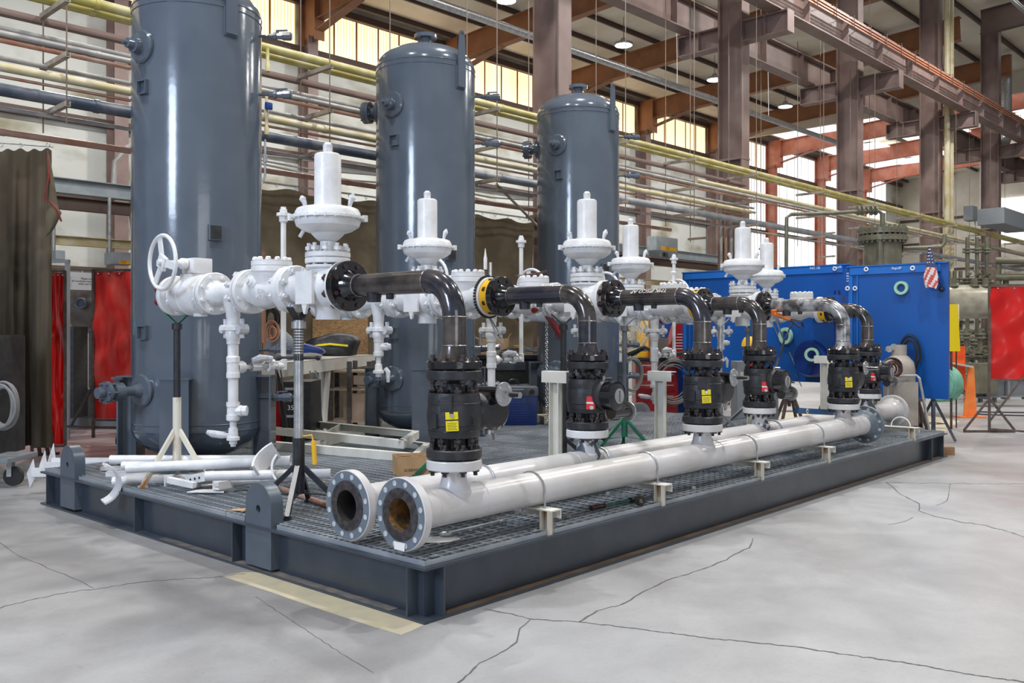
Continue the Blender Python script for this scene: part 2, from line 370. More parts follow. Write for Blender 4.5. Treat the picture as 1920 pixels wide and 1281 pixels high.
for x in (.155, SL-.155, SL-.62):
    m = MB(); m.box((x, .041, ZT/2), (.012, .078, ZT-.034)); m.obj('stiffener', 'skid', sk, 0)
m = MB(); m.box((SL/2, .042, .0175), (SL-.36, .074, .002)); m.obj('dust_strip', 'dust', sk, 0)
m = MB(); m.box((.042, SW/2-1, .0175), (.076, SW-2.6, .0015)); m.obj('dust_strip', 'skid_dust', sk, 0)
for yc in (4.76, 1.665):           # lifting lugs through the end beam
    poly = [(-.155, -.27), (.155, -.27), (.155, .14)] + [(.155*math.cos(a), .14+.155*math.sin(a)) for a in [PI*k/16 for k in range(1, 16)]] + [(-.155, .14)]
    hol = 10
    m = MB(); M0 = face((.012, yc, .305), (-1, 0, 0)); 
    # plate with a round eye: ring of quads between the hole and the outline
    ca_ = math.atan2(.39, .155); angs = sorted([2*PI*k/40 for k in range(40)]+[-ca_ % (2*PI), (ca_-PI) % (2*PI)]); out = []; n = len(angs)
    for a in angs:
        dx, dy = math.cos(a), math.sin(a); cx_, cy_ = 0, .12
        if dy >= 0.13: q = (.155*dx, .14+.155*dy)
        else:
            t = min(.155/abs(dx) if abs(dx) > 1e-6 else 9, (.39/abs(dy)) if dy < 0 else 9); q = (dx*t, .12+dy*t)
        out.append((q, (.027*dx, .12+.027*dy)))
    for z0 in (0,):
        vo = [[m.bm.verts.new(M0 @ Vector((q[0], q[1], zz))) for q, _ in out] for zz in (0, -.095)]
        vi = [[m.bm.verts.new(M0 @ Vector((h[0], h[1], zz))) for _, h in out] for zz in (0, -.095)]
        for k in range(n):
            j = (k+1) % n
            for A in ((vo[0][k], vo[0][j], vi[0][j], vi[0][k]), (vo[1][k], vi[1][k], vi[1][j], vo[1][j]), (vo[0][k], vo[1][k], vo[1][j], vo[0][j]), (vi[0][k], vi[0][j], vi[1][j], vi[1][k])): m.bm.faces.new(A)
    m.obj('lifting_lug', 'lug', sk, 30)
# grating: bearing bars along the skid, cross rods across it
seams = [.03, 1.16, 2.50, 4.12, 5.57, 7.02, 8.12, SL-.03]
ZG = ZT+.03
for xa, xb in zip(seams, seams[1:]):
    rows = [(.03, 2.10), (2.11, SW-.03)]
    for ya, yb in rows:
        if xa < .1 and ya < 1: cuts = [(.03, 1.47), (1.86, 2.10)]
        elif xa < .1: cuts = [(2.11, 4.56), (4.96, SW-.03)]
        else: cuts = [(ya, yb)]
        m = MB()
        n = int((yb-ya)/.056)
        for k in range(n+1):
            y = ya+.003+(yb-ya-.006)*k/n
            x0 = xa+.004
            if len(cuts) == 2 and cuts[0][1] < y < cuts[1][0]: x0 = .115
            m.box(((x0+xb-.004)/2, y, ZT+.0155), (xb-.004-x0, .0095, .028))
        nx = int((xb-xa)/.1)
        for k in range(nx):
            x = xa+.05+k*.1
            m.box((x, (ya+yb)/2, ZT+.0275), (.009, yb-ya, .007))
        for x in (xa+.003, xb-.007):
            for ca, cb in (cuts if x < .1 else [(ya, yb)]): m.box((x, (ca+cb)/2, ZT+.016), (.006, cb-ca, .03))
        if len(cuts) == 2: m.box((.112, (cuts[0][1]+cuts[1][0])/2, ZT+.016), (.006, cuts[1][0]-cuts[0][1], .03))
        for x in (xa+.12, xb-.12):       # hold-down clips
            for y in (ya+.05, yb-.05): m.box((x, y, ZT+.032), (.06, .035, .004)); m.cyl((x, y, ZT+.03), (x, y, ZT+.042), .007, n=6)
        m.obj('grating_panel', 'grating', sk, 0)
m = MB(); m.box((SL/2, SW/2, .20), (SL-.2, SW-.2, .004)); m.obj('drip_pan', 'deck_under', sk, 0)  # added dark sheet, paints the shade seen through the grating gaps
# ---------------------------------------------------------------- tanks
def make_tank(z1=4.87):
    T = thing('separator_tank', '', 'pressure vessel'); R = .61; z0 = .70
    m = MB(); pr = [(0, z0-.31)]
    for k in range(1, 13): a = PI/2*k/12; pr.append((R*math.sin(a), z0-.31*math.cos(a)))
    pr += [(R, z0+.0), (R, z0+.05), (R, 2.8), (R, z1)]
    for k in range(1, 12): a = PI/2*k/12; pr.append((R*math.cos(a), z1+.31*math.sin(a)))
    pr.append((0, z1+.31)); m.lathe(pr, n=72)
    m.obj('shell', 'tank', T, 40)
    for z in (z0-.01, z0+.055, z1-.06, z1+.0): m = MB(); m.torus((0, 0, z), (0, 0, 1), R, .006, 64, 6); m.obj('weld_seam', 'tank', T)
    for a in (45, 135, 225, 315):
        a = math.radians(a); c, s = math.cos(a), math.sin(a); rd = Vector((c, s, 0)); tg = Vector((-s, c, 0))
        m = MB(); zz = 1.19; u = rd; pa = rd*(R+.03); L0 = ZT+.031
        ctr = rd*(R+.035)
        for off, w, t in ((.085, .26, .014), (-.085, .26, .014)):
            p = ctr+rd*off; zb = zz if off > 0 else zz
            m.bar((p.x, p.y, L0), (p.x, p.y, zb), t, w, rd.cross(Vector((0, 0, 1))))
        m.bar((ctr.x, ctr.y, L0), (ctr.x, ctr.y, zz), .17, .012, tg)
        m.box((ctr.x, ctr.y, zz+.004), (.2, .26, .012), a)
        m.obj('leg', 'tank', T, 0)
    def nozzle(ang, z, tip, name='nozzle'):
        a = math.radians(ang); d = Vector((math.cos(a), math.sin(a), 0)); p = d*R; p.z = z; q = d*(R-.02); q.z = z
        m = MB(); m.lathe([(.155, -.02), (.155, .012), (.14, .03), (.07, .035), (.06, .06), (.045, .10)], p, d, 32)
        if tip == 'stub': m.lathe([(.06, .06), (.075, .06), (.075, .10), (.05, .105), (.045, .16), (.018, .165), (.018, .2), (0, .2)], p, d, 20)
        if tip == 'valve':
            m.lathe([(.045, .08), (.045, .2), (.07, .2), (.085, .21), (.085, .30), (.06, .31), (.06, .34), (.10, .345), (.10, .375), (.045, .38), (.05, .40), (.05, .45), (0, .45)], p, d, 20)
            for k in range(6):
                an = 2*PI*k/6; M = axm(p, d); m.cyl(M @ Vector((.085*math.cos(an), .085*math.sin(an), .30)), M @ Vector((.085*math.cos(an), .085*math.sin(an), .40)), .012, n=6)
            v = p+d*.26; m.cyl(v, v+Vector((0, 0, .12)), .028, n=10); m.box(v+Vector((0, 0, .125)), (.07, .07, .025), a)
        if tip == 'blind':
            m.lathe([(.06, .03), (.06, .12), (.135, .12), (.135, .16), (.13, .165), (.13, .17), (.135, .17), (.135, .21), (0, .21)], p, d, 32)
            M = axm(p, d)
            for k in range(8): an = 2*PI*(k+.5)/8; m.cyl(M @ Vector((.105*math.cos(an), .105*math.sin(an), .10)), M @ Vector((.105*math.cos(an), .105*math.sin(an), .235)), .012, n=6)
        m.obj(name, 'tank', T)
    nozzle(188, 4.33-(4.87-z1)*.35, 'stub'); nozzle(188, 1.08, 'valve'); nozzle(118 if z1 > 4.8 else 100, 4.40, 'blind')
    m = MB(); zt = z1+.27; m.lathe([(.07, zt), (.07, zt+.13), (.14, zt+.135), (.14, zt+.18), (.10, zt+.185), (0, zt+.185)], n=32); m.obj('top_nozzle', 'tank', T)
    # lifting lug plate on the side facing the headers
    m = MB(); M0 = face((0.0, -R-.012, 0), (0, -1, 0)); lz = z1-4.93; poly = [(-.06, 4.62+lz), (.06, 4.62+lz), (.055, 5.05+lz), (.04, 5.24+lz)]+[(.04*math.cos(a), 5.26+lz+.04*math.sin(a)) for a in [PI*k/8 for k in range(1, 8)]]+[(-.04, 5.24+lz), (-.055, 5.05+lz)]
    m.prism(poly, M0, .022); m.mi = 1; m.disc((0, -R-.035, 5.262+lz), (0, 1, 0), .014, .004); m.obj('lifting_lug', ['tank', 'bore_dark'], T, 30)
    m = MB(); m.box((0, -R+.005, 4.74+lz), (.14, .04, .27)); m.obj('lug_pad', 'tank', T, 0)
    # gauge valves at the side
    for z in (4.56, 3.98, 1.45, .98):
        a = math.radians(-46); d = Vector((math.cos(a), math.sin(a), 0)); p = d*(R-.03); p.z = z
        m = MB(); m.lathe([(.014, 0), (.014, .11), (.026, .12), (.026, .16), (.040, .165), (.040, .19), (.03, .20), (.034, .25), (.042, .255), (.044, .33), (.03, .345), (0, .345)], p, d, 8)
        e = p+d*.2; m.cyl(e, e+Vector((0, 0, .06)), .016, n=8); m.bar(e+Vector((0, 0, .055)), e+d*.1+Vector((0, 0, .06)), .02, .012)
        m.obj('gauge_valve', 'tank', T)
    # nameplate bracket and tag bracket
    a = math.radians(191); d = Vector((math.cos(a), math.sin(a), 0))
    m = MB(); M0 = face(d*(R-.01), d); 
    for z in (3.90, 1.62):
        m = MB()
        for u, v, w, h in ((0, .06, .12, .008), (0, -.06, .12, .008), (.056, 0, .008, .12), (-.056, 0, .008, .12)): m.box(M0 @ Vector((u, z+v, .02)), (.06, w, h), a)
        m.obj('plate_bracket', 'tank', T, 0)
    a = math.radians(-105); d = Vector((math.cos(a), math.sin(a), 0)); m = MB(); m.box(d*(R+.02)+Vector((0, 0, 2.55)), (.07, .12, .145), a, bev=.004); m.obj('plate_bracket', 'tank', T, 0)
    m = MB(); m.box(d*(R+.057)+Vector((0, 0, 2.55)), (.006, .1, .125), a); m.obj('name_plate', 'black_plastic', T, 0)
    return T
T1 = make_tank(4.74); T1.location = (1.194, 4.60, 0); T1['group'] = 'grey separator tanks on the skid'
T1['label'] = 'tallest looking dark grey vertical tank, nearest one, its top cut off by the photo'
T2 = make_tank(); T2.location = (4.26, 4.62, 0); T2['group'] = T1['group']; T2['label'] = ('middle dark grey vertical tank of the three standing in line on the skid')
dup(T2, (7.34, 4.62, 0), label='farthest and smallest looking dark grey vertical tank, standing on the skid far end')
# ---------------------------------------------------------------- building shell
def bobj(mb, name, m, parent=None, smooth=0):       # a mesh laid out in the building's frame
    o = mb.obj(name, m, parent, smooth)
    if parent is None: o.rotation_euler = (0, 0, AL)
    return o
def bthing(name, label, cat, group=None):
    return thing(name, label, cat, (0, 0, 0), AL, group)
YW = 21.6
mat('conductor', (.50, .20, .11), .45, .2)
def roofz(y): return 12.75+(YW-y)*.045
mat('end_wall', (.60, .56, .46), .7, 0, (.74, .71, .62), .6, .2, 2, lo=.35, hi=.6)
wm = mat('insulation', (.50, .51, .46), .7, 0, (.62, .63, .60), .7, .25, 1.6, lo=.3, hi=.6)
mat('insulation_stain', (.60, .61, .57), .75, 0, (.30, .27, .18), 1.1, .2, 3, lo=.47, hi=.68, stretch=(.5, 1, 1))
mat('roof_film', (.66, .58, .44), .6, 0, (.80, .75, .64), .45, .5, 1.3, lo=.35, hi=.6)
m = MB(); m.box((22, YW+.15, 6.4), (90, .2, 12.8)); wl = struct(bobj(m, 'wall_left', 'insulation_stain'))
m = MB()
for z in (2.0, 2.75, 3.4): m.box((22, YW-.0, z), (86, .14, .09))
for z in (5.3, 7.4, 9.3, 10.85, 12.45): m.box((22, YW-.02, z), (86, .2, .22))
bobj(m, 'girt', 'brown_dark', wl)
m = MB()
for k in range(120): m.box((-16+k*.62, YW+.03, 1.7), (.05, .06, 3.4))
bobj(m, 'panel_rib', 'insulation', wl)
wn = 0
for xa, xb, z0, z1, mm in [(7.4+6.13*k, 12.95+6.13*k, 10.98, 12.3, 'lit_panel') for k in range(-3, 6)] + [(44.5, 50.0, 4.5, 12.3, 'sky_panel'), (50.6, 56.1, 4.5, 12.3, 'sky_panel'), (41.8, 43.9, 4.5, 12.3, 'sky_panel'), (56.7, 61, 4.5, 12.3, 'sky_panel')]:
    wn += 1; m = MB(); m.box(((xa+xb)/2, YW+.02, (z0+z1)/2), (xb-xa, .06, z1-z0)); o = struct(bobj(m, 'window_%d' % wn, mm))
    m = MB()
    for k in range(1, 6): m.box((xa+(xb-xa)*k/6, YW-.02, (z0+z1)/2), (.05, .04, z1-z0))
    bobj(m, 'mullion', 'orange_steel' if mm == 'lit_panel' else 'white_paint', o)
m = MB(); z0, z1 = roofz(YW), roofz(-16)
m.sheet([[(-22, YW, z0), (70, YW, z0)], [(-22, -16, z1), (70, -16, z1)]]); m.sheet([[(-22, YW, z0+.2), (-22, -16, z1+.2)], [(70, YW, z0+.2), (70, -16, z1+.2)]])
ce = struct(bobj(m, 'ceiling', 'roof_film'))
for k in range(24):
    y = YW-.5-k*1.55; m = MB(); m.ibeam((-22, y, roofz(y)-.09), (70, y, roofz(y)-.09), .17, .08, .01, .012); bobj(m, 'purlin', 'brown_dark', ce)
wcx = [7.13+6.13*k for k in range(-4, 9)]
names = ['', '', 'behind the pile of pipe frames', 'at the left, behind the red screen', 'between the first and middle tank', 'hidden partly by the middle tank', 'behind the farthest tank', 'right of the farthest tank', 'seen through the regulators', 'red one nearest the blue box', 'second red one in the bright bay', 'third red one', 'last one by the end wall']
for i, x in enumerate(wcx):
    mm = 'red_steel' if x > 42 else 'brown_steel'
    t = bthing('wall_column', ('red' if x > 42 else 'brown')+' steel wall column of the far wall, bay %s' % ['one', 'two', 'three', 'four', 'five', 'six', 'seven', 'eight', 'nine', 'ten', 'eleven', 'twelve', 'thirteen'][i]+' counted from the photo left', 'steel column', 'brown columns of the far wall')
    m = MB(); m.ibeam((x, YW-.32, 0), (x, YW-.32, 11.2), .55, .38, .02, .03, up=(0, 1, 0)); bobj(m, 'shaft', mm, t)
    m = MB(); m.ibeam((x, YW-.5, 11.0), (x, YW-.5, 12.6), .9, .38, .02, .03, up=(0, 1, 0)); bobj(m, 'haunch', 'red_steel' if x > 42 else 'orange_steel', t)  # column top: warm window light put into the colour
    m = MB(); ya, yb, yc = YW-.9, 7.3, -15
    m.ibeam((x, ya, roofz(ya)-.72), (x, yb, roofz(yb)-.70), .86, .3, .02, .03); m.bar((x, ya-2.2, roofz(ya)-1.05), (x, ya, roofz(ya)-1.5), .3, .03)
    bobj(m, 'rafter', 'red_steel' if x > 42 else 'orange_steel', t)  # window glow painted into this stretch, brown farther out
    if x > 18:
        m = MB(); m.ibeam((x, 6.6, roofz(6.6)-.7), (x, yc, roofz(yc)-.7), .86, .3, .02, .03); bobj(m, 'rafter', 'brown_dark', t)
# row of big columns that carries the crane runway
ccx = [2.7, 8.93, 15.2, 21.45, 27.7, 33.95, 40.2, 46.5, 52.7]
cn = ['behind the first tank', 'right behind the farthest tank', 'second of the row, right of the farthest tank', 'third of the row, left of the olive vessel', 'fourth of the row with two yellow pipes on its face', 'fifth of the row near the grey heater', 'sixth of the row', 'seventh of the row', 'eighth of the row']
for x, n in zip(ccx, cn):
    if x < 5: continue
    t = bthing('crane_column', 'tall brown crane column '+n, 'steel column', 'brown columns carrying the crane runway')
    m = MB(); m.ibeam((x, 6.95, 0), (x, 6.95, roofz(6.95)-.1), .62, .34, .02, .032, up=(0, 1, 0)); bobj(m, 'shaft', 'brown_steel', t)
    for q, ye in ((-1, 5.55), (1, 8.35)):
        m = MB(); m.ibeam((x, 6.95+q*.3, 8.46), (x, ye, 8.46), .48, .3, .02, .03); m.box((x, ye, 8.46), (.3, .02, .48)); m.box((x, (6.95+q*.3+ye)/2, 8.46), (.3, .015, .44)); bobj(m, 'crane_bracket', 'brown_steel', t)
    m = MB(); m.box((x, 6.95, 5.6), (.36, .64, .05)); m.prism([(0, 0), (.55, 0), (0, -.5)], face((x+.01, 6.6, 4.05), (1, 0, 0)), .02); bobj(m, 'pipe_bracket', 'brown_steel', t)
    if abs(x-27.7) < .1:
        for dx in (-.08, .28): m = MB(); m.cyl((x+dx, 6.42, 0), (x+dx, 6.42, 13.2), .09); bobj(m, 'yellow_downpipe', 'cream_pipe', t, 35)
for yb, lab, q in ((5.85, 'near crane runway beam with three orange conductor bars on its side', -1), (8.05, 'crane runway beam beyond the big columns, orange conductor bars hanging under it', 1)):
    t = bthing('crane_beam', lab, 'crane beam', 'crane runway beams')
    m = MB(); m.ibeam((5, yb, 9.08), (60, yb, 9.08), .74, .34, .02, .03)
    for k in range(27): m.box((6+k*2.08, yb, 9.08), (.02, .33, .68))
    bobj(m, 'beam', 'brown_steel', t)
    m = MB(); m.bar((5, yb, 9.5), (60, yb, 9.5), .08, .1); bobj(m, 'crane_rail', 'brown_dark', t)
    for k in range(3):
        m = MB(); m.bar((5, yb+q*.26, 9.32-.075*k), (60, yb+q*.26, 9.32-.075*k), .025, .035); bobj(m, 'conductor_bar', 'conductor', t)
    m = MB()
    for k in range(56): m.tube([(5.5+k, yb+q*.02, 9.42), (5.5+k, yb+q*.30, 9.42), (5.5+k, yb+q*.30, 9.12)], .012, 5)
    bobj(m, 'conductor_hanger', 'brown_dark', t)
# pipes along the column row
def bpipe(label, y, z, r, m_, xa=-14, xb=60, m2=None, xm=0):
    mb = MB()
    if m2: mb.cyl((xa, y, z), (xm, y, z), r, n=14); mb.mi = 1; mb.cyl((xm, y, z), (xb, y, z), r, n=14)
    else: mb.cyl((xa, y, z), (xb, y, z), r, n=14)
    for k in range(12): 
        x = xa+(xb-xa)*(k+.37)/12; mb.mi = 1 if (m2 and x > xm) else 0; mb.cyl((x, y, z), (x+.05, y, z), r*1.12, n=14)
    o = bobj(mb, 'overhead_pipe', [m_, m2] if m2 else m_, None, 35)
    tag(o, label, 'pipe', 'overhead pipes along the columns'); return o
bpipe('yellow overhead pipe, topmost of the pipe rack, front one of two', 6.12, 5.14, .055, 'yellow_pipe')
bpipe('olive yellow overhead pipe right behind and below the topmost yellow one', 6.25, 5.09, .045, 'yellow_pipe')
bpipe('grey overhead pipe below the two yellow ones', 6.52, 4.78, .03, 'grey_pipe', xb=21)
bpipe('pale galvanized overhead pipe with a copper pipe against its underside', 6.10, 4.60, .032, 'grey_pipe')
bpipe('copper coloured overhead pipe under the pale galvanized one', 6.12, 4.535, .026, 'copper_pipe', xb=27)
bpipe('light grey overhead pipe midway between copper and cream pipes', 6.34, 4.42, .026, 'grey_pipe', xb=15)
bpipe('cream overhead pipe above the thick blue grey pipe', 6.12, 4.27, .045, 'cream_pipe', xb=14.5)
bpipe('thin pale overhead pipe on top of the cream pipe', 6.3, 4.32, .028, 'grey_pipe', xb=15)
bpipe('thin dark copper overhead pipe below the cream pipe', 6.16, 4.185, .016, 'copper_pipe', xb=14.5)
bpipe('thickest overhead pipe, dark blue on the left and pale grey further right', 6.14, 4.05, .066, 'blue_pipe', m2='bluegrey_pipe', xm=5.5)
bpipe('thin grey overhead pipe under the thickest blue pipe', 6.3, 3.90, .022, 'grey_pipe', xb=21)
bpipe('lowest overhead pipe, rough brownish grey, above the curtain rail', 6.5, 3.70, .036, 'copper_pipe', xb=12)
bpipe('cream overhead pipe right of the big columns, sloping to the photo right edge', 5.9, 4.62, .045, 'cream_pipe', 12, 60)
m = MB(); m.chan((-14, 6.55, 4.93), (15, 6.55, 4.93), .10, .06, .008); o = bobj(m, 'cable_channel', 'brown_steel'); tag(o, 'brown steel channel running behind the overhead pipes', 'steel channel')
m = MB(); m.cyl((-14, 11, 8.8), (30, 11, 8.8), .09, n=16); o = bobj(m, 'duct_pipe', 'galv', None, 35); tag(o, 'long shiny galvanized pipe under the roof, running diagonally between the tank tops and the columns', 'pipe')
for k in range(7):
    for z_ in (0,): m = MB(); x = -8+k*5.4; m.tube([(x, 11, 8.9), (x, 11, 9.3), (x-.1, 11, roofz(11)-.1)], .012, 5); bobj(m, 'pipe_hanger', 'white_paint', o)
m = MB()
for k, (dy, dz) in enumerate(((0, 0), (.06, 0), (.12, 0), (.06, .06))): m.cyl((15, 3.6+dy, 10.9+dz), (60, 3.6+dy, 10.9+dz), .022, n=8)
o = bobj(m, 'conduit_bundle', 'galv', None, 35); tag(o, 'bundle of shiny conduits under the roof at the upper right', 'conduit')
ordw = ['first', 'second', 'third', 'fourth', 'fifth', 'sixth', 'seventh', 'eighth', 'ninth', 'tenth', 'eleventh', 'twelfth', 'thirteenth', 'fourteenth']
tx = [.22, 3.4, 6.4, 9.6, 11.8, 14.2, 17.4, 20.4, 23.6, 26.6, 30.0, 34.0]
for i, x in enumerate(tx):
    t = bthing('pipe_hanger', 'two thin rods with steel crossbars holding the overhead pipes, %s hanger from the photo left' % ordw[i], 'pipe hanger', 'pipe hangers of the rack')
    for z in (5.06, 4.50, 4.00):
        m = MB(); m.chan((x, 5.78, z-.085), (x, 6.52, z-.085), .05, .05, .006); bobj(m, 'crossbar', 'strut', t)
    for y in (5.82, 6.48): m = MB(); m.cyl((x, y, 3.75), (x, y, 12.9 if x < 5 else 8.72), .008, n=6); bobj(m, 'rod', 'rod', t)
for i, x in enumerate((-.55, 2.1, 5.1, 8.1, 13.1, 16.1, 19.2, 22.3)):
    t = bthing('rod_hanger', 'thin rod with short crossbars behind the pipe rack, %s from the photo left' % ordw[i], 'pipe hanger', 'single rod hangers behind the rack')
    m = MB(); m.cyl((x, 6.75, 3.55), (x, 6.75, 13.0), .008, n=6); bobj(m, 'rod', 'rod', t)
    for z in (4.70, 4.2, 3.6): m = MB(); m.chan((x, 6.35, z), (x, 6.8, z), .04, .04, .006); bobj(m, 'crossbar', 'strut', t)
# mid height grey crane rail in the far bay
t = bthing('runway_beam', 'grey riveted runway beam with dark clamps at mid height behind the tanks', 'beam')
m = MB(); m.ibeam((-12, 12.5, 4.15), (24, 12.5, 4.15), .26, .22); 
bobj(m, 'beam', 'grey_box', t)
m = MB(); m.ibeam((-12, 12.5, 3.86), (24, 12.5, 3.86), .22, .16); bobj(m, 'lower_beam', 'brown_dark', t)
for k in range(12): m = MB(); m.box((-9+k*2.7, 12.36, 4.15), (.5, .12, .24)); bobj(m, 'clamp', 'unit_grey', t)
m = MB(); m.ibeam((-12, 12.3, 3.2), (22, 12.3, 3.2), .16, .12); o = bobj(m, 'cream_beam', 'cream_pipe'); tag(o, 'cream steel beam below the grey runway beam at the left', 'beam')
# high bay lamps
labs = ['hidden above the first tank', 'at the top edge of the photo, left of the first big column', 'largest whole one, between the first and second big columns', 'left of the second big column', 'right of the second big column', 'seen through the far bay, right of the third big column']
for i, (hx, hy) in enumerate(HB):
    t = bthing('high_bay_light', 'round glowing lamp '+(labs[i] if i < 6 else 'over the near bay, number %d towards the back' % (i-5)), 'ceiling lamp', 'high bay lamps')
    t.location = BV(hx, hy, 12.0)
    m = MB(); m.lathe([(.30, -.06), (.34, -.04), (.34, .02), (.12, .10), (.08, .2), (0, .2)], n=24); m.obj('housing', 'galv_dull', t)
    m = MB(); m.lathe([(.10, -.065), (.30, -.065)], n=24); m.lathe([(.30, -.065), (.10, -.065)], (0, 0, -.001), n=24); m.obj('lens', 'lamp_glass', t)
    m = MB(); m.cyl((0, 0, .2), (0, 0, roofz(hy)-12.05), .012, n=6); m.obj('rod', 'rod', t)
# partition band, end wall
m = MB(); m.box((41.4, 14.0, 12.95), (.15, 15.2, 1.2)); struct(bobj(m, 'wall_partition', 'tan_wall'))
m = MB(); m.box((64, 2, 6.5), (.3, 42, 13)); we = struct(bobj(m, 'wall_end', 'end_wall'))
m = MB()
for z in (2.5, 4.4, 6.2, 8.1, 9.8): m.box((63.8, 2, z), (.12, 40, .16))
bobj(m, 'girt', 'brown_dark', we)
for xa, xb, ya, yb in [(42.2+6.13*k, 47.8+6.13*k, 8.2+4.4*j, 11.6+4.4*j) for k in range(3) for j in range(3)] + [(16.2, 18.6, 4.6, 5.9), (22.5, 24.6, 4.6, 5.9), (28.4, 31, 4.4, 5.9), (36, 38, 4.4, 5.9), (17.4, 18.3, 9.3, 11.6)]:
    wn += 1; m = MB(); z = min(roofz(ya), roofz(yb))-.22; m.box(((xa+xb)/2, (ya+yb)/2, z), (xb-xa, yb-ya, .04)); struct(bobj(m, 'window_%d' % wn, 'sky_panel'))
m = MB(); m.box((63.75, 11, 9.3), (.06, 9, 3.0)); o = struct(bobj(m, 'window_%d' % (wn+1), 'sky_panel'))
# canvas behind the tanks
m = MB(); G = []
YC = 10.6; CZ = 4.32; x0_ = UB(250, 400, Y=YC).x; x1_ = UB(1006, 400, Y=YC).x
for j in range(13):
    z = .02+(CZ-.06-.02)*j/12; row = []
    for i in range(91):
        x = x0_+(x1_-x0_)*i/90; sag = .07*math.sin(i*.62)+.04*math.sin(i*1.9+j*.5)
        row.append((x, YC+sag*(.3+.7*(12-j)/12)+.22*math.exp(-((z-3.45-.12*math.sin(i*.2))/.28)**2)-.1*math.exp(-((z-2.2)/.5)**2), z-.07*math.sin(i*PI/9)**2*(j == 12)))
    G.append(row)
m.sheet(G); o = bobj(m, 'canvas_curtain', 'canvas', None, 60); tag(o, 'long brown canvas curtain hanging behind the tanks', 'curtain')
m = MB(); m.cyl((x0_, YC-.02, CZ), (x1_+.3, YC-.02, CZ), .02, n=6)
for k in range(24): m.torus((x0_+.2+k*(x1_-x0_)/24, YC-.02, CZ-.03), (1, 0, 0), .03, .006, 12, 5)
o = bobj(m, 'curtain_rail', 'galv', None, 35); tag(o, 'rail with rings holding the brown canvas behind the tanks', 'curtain rail')
# ventilation duct, heater and switch boxes at the far right
def farbox(name, label, cat, px0, py0, px1, py1, Yb, dep, m_):
    a = UB(px0, py0, Y=Yb); b = UB(px1, py1, Y=Yb); mb = MB(); mb.box(((a.x+b.x)/2, Yb+dep/2, (a.z+b.z)/2), (abs(b.x-a.x), dep, abs(a.z-b.z)), bev=.02)
    o = bobj(mb, name, m_); tag(o, label, cat); return o
farbox('unit_heater', 'grey sheet metal heater hanging at the right photo edge', 'heater', 1883, 388, 1935, 434, 4.9, .8, 'unit_grey')
farbox('switch_box', 'narrow grey switch box on the wall left of the fifth big column', 'switch box', 1824, 385, 1833, 415, 6.2, .3, 'unit_grey')
m = MB(); a = UB(1887, 220, Y=7.55); m.tube([(a.x, 7.55, roofz(5)-.3), (a.x, 7.55, a.z), (a.x, 7.55, a.z-.9), (a.x-.3, 7.55, a.z-1.2), (a.x-2.4, 7.55, a.z-1.4), (a.x-2.7, 7.55, a.z-1.8), (a.x-2.7, 7.55, 5.5)], .2, 12)
o = bobj(m, 'exhaust_duct', 'galv', None, 35); tag(o, 'shiny round exhaust duct coming down from the roof at the upper right', 'duct')
m = MB(); a = UB(1828, 415, Y=6.3); m.cyl((a.x, 6.3, 0), (a.x, 6.3, a.z+.05), .03, n=8); tag(bobj(m, 'conduit_line', 'galv', None, 35), 'conduit rising to the narrow switch box near the fifth big column', 'pipe')
# electrical boxes on the runway
for lab, px0, py0, px1, py1, yb in (('light blue grey electrical box with a yellow warning label, right of the farthest tank', 1222, 443, 1262, 474, 12.05), ('light grey electrical box with a yellow and red label above the left red screen', 203, 473, 243, 498, 12.05), ('small pale electrical box behind the left curtain edge', 97, 470, 115, 488, 12.05)):
    a = UB(px0, py0, Y=yb); b = UB(px1, py1, Y=yb); t = bthing('electrical_box', lab, 'electrical box', 'electrical boxes on the runway beam')
    w_ = b.x-a.x; h_ = a.z-b.z; m = MB(); m.box(((a.x+b.x)/2, yb, (a.z+b.z)/2), (w_, .35, h_), bev=.015); bobj(m, 'box', 'grey_box', t)
    m = MB(); m.cyl((a.x+.1, yb+.2, b.z), (a.x+.1, yb+.2, 4.0), .03, n=8); bobj(m, 'conduit', 'galv_dull', t, 35)
    if px0 > 150:
        m = MB(); m.box(((a.x+b.x)/2+.06, yb-.18, b.z+h_*.17), (w_*.72, .004, h_*.28)); bobj(m, 'warning_label', 'yellow', t)
        M = face(BV((a.x+b.x)/2, yb-.186, b.z+h_*.2), BV(0, -1, 0)); M = Matrix.Rotation(-AL, 4, 'Z') @ M
        tx_ = text('label_text', '480 VOLT\nDANGER', h_*.11, M, 'ink_red', t)
m = MB(); a = UB(126, 512, Y=12.3); m.box((a.x+.32, 12.3, a.z-.13), (.66, .02, .30)); o = bobj(m, 'notice_board', 'white_paint'); tag(o, 'white notice with lines of small print on the wall left of the red screen', 'sign')
text('notice_text', 'Please lock\nall ventilation behind doors\nwhen not in use', .045, Matrix.Rotation(-AL, 4, 'Z') @ face(BV(a.x+.32, 12.285, a.z-.13), BV(0, -1, 0)), 'ink', o)

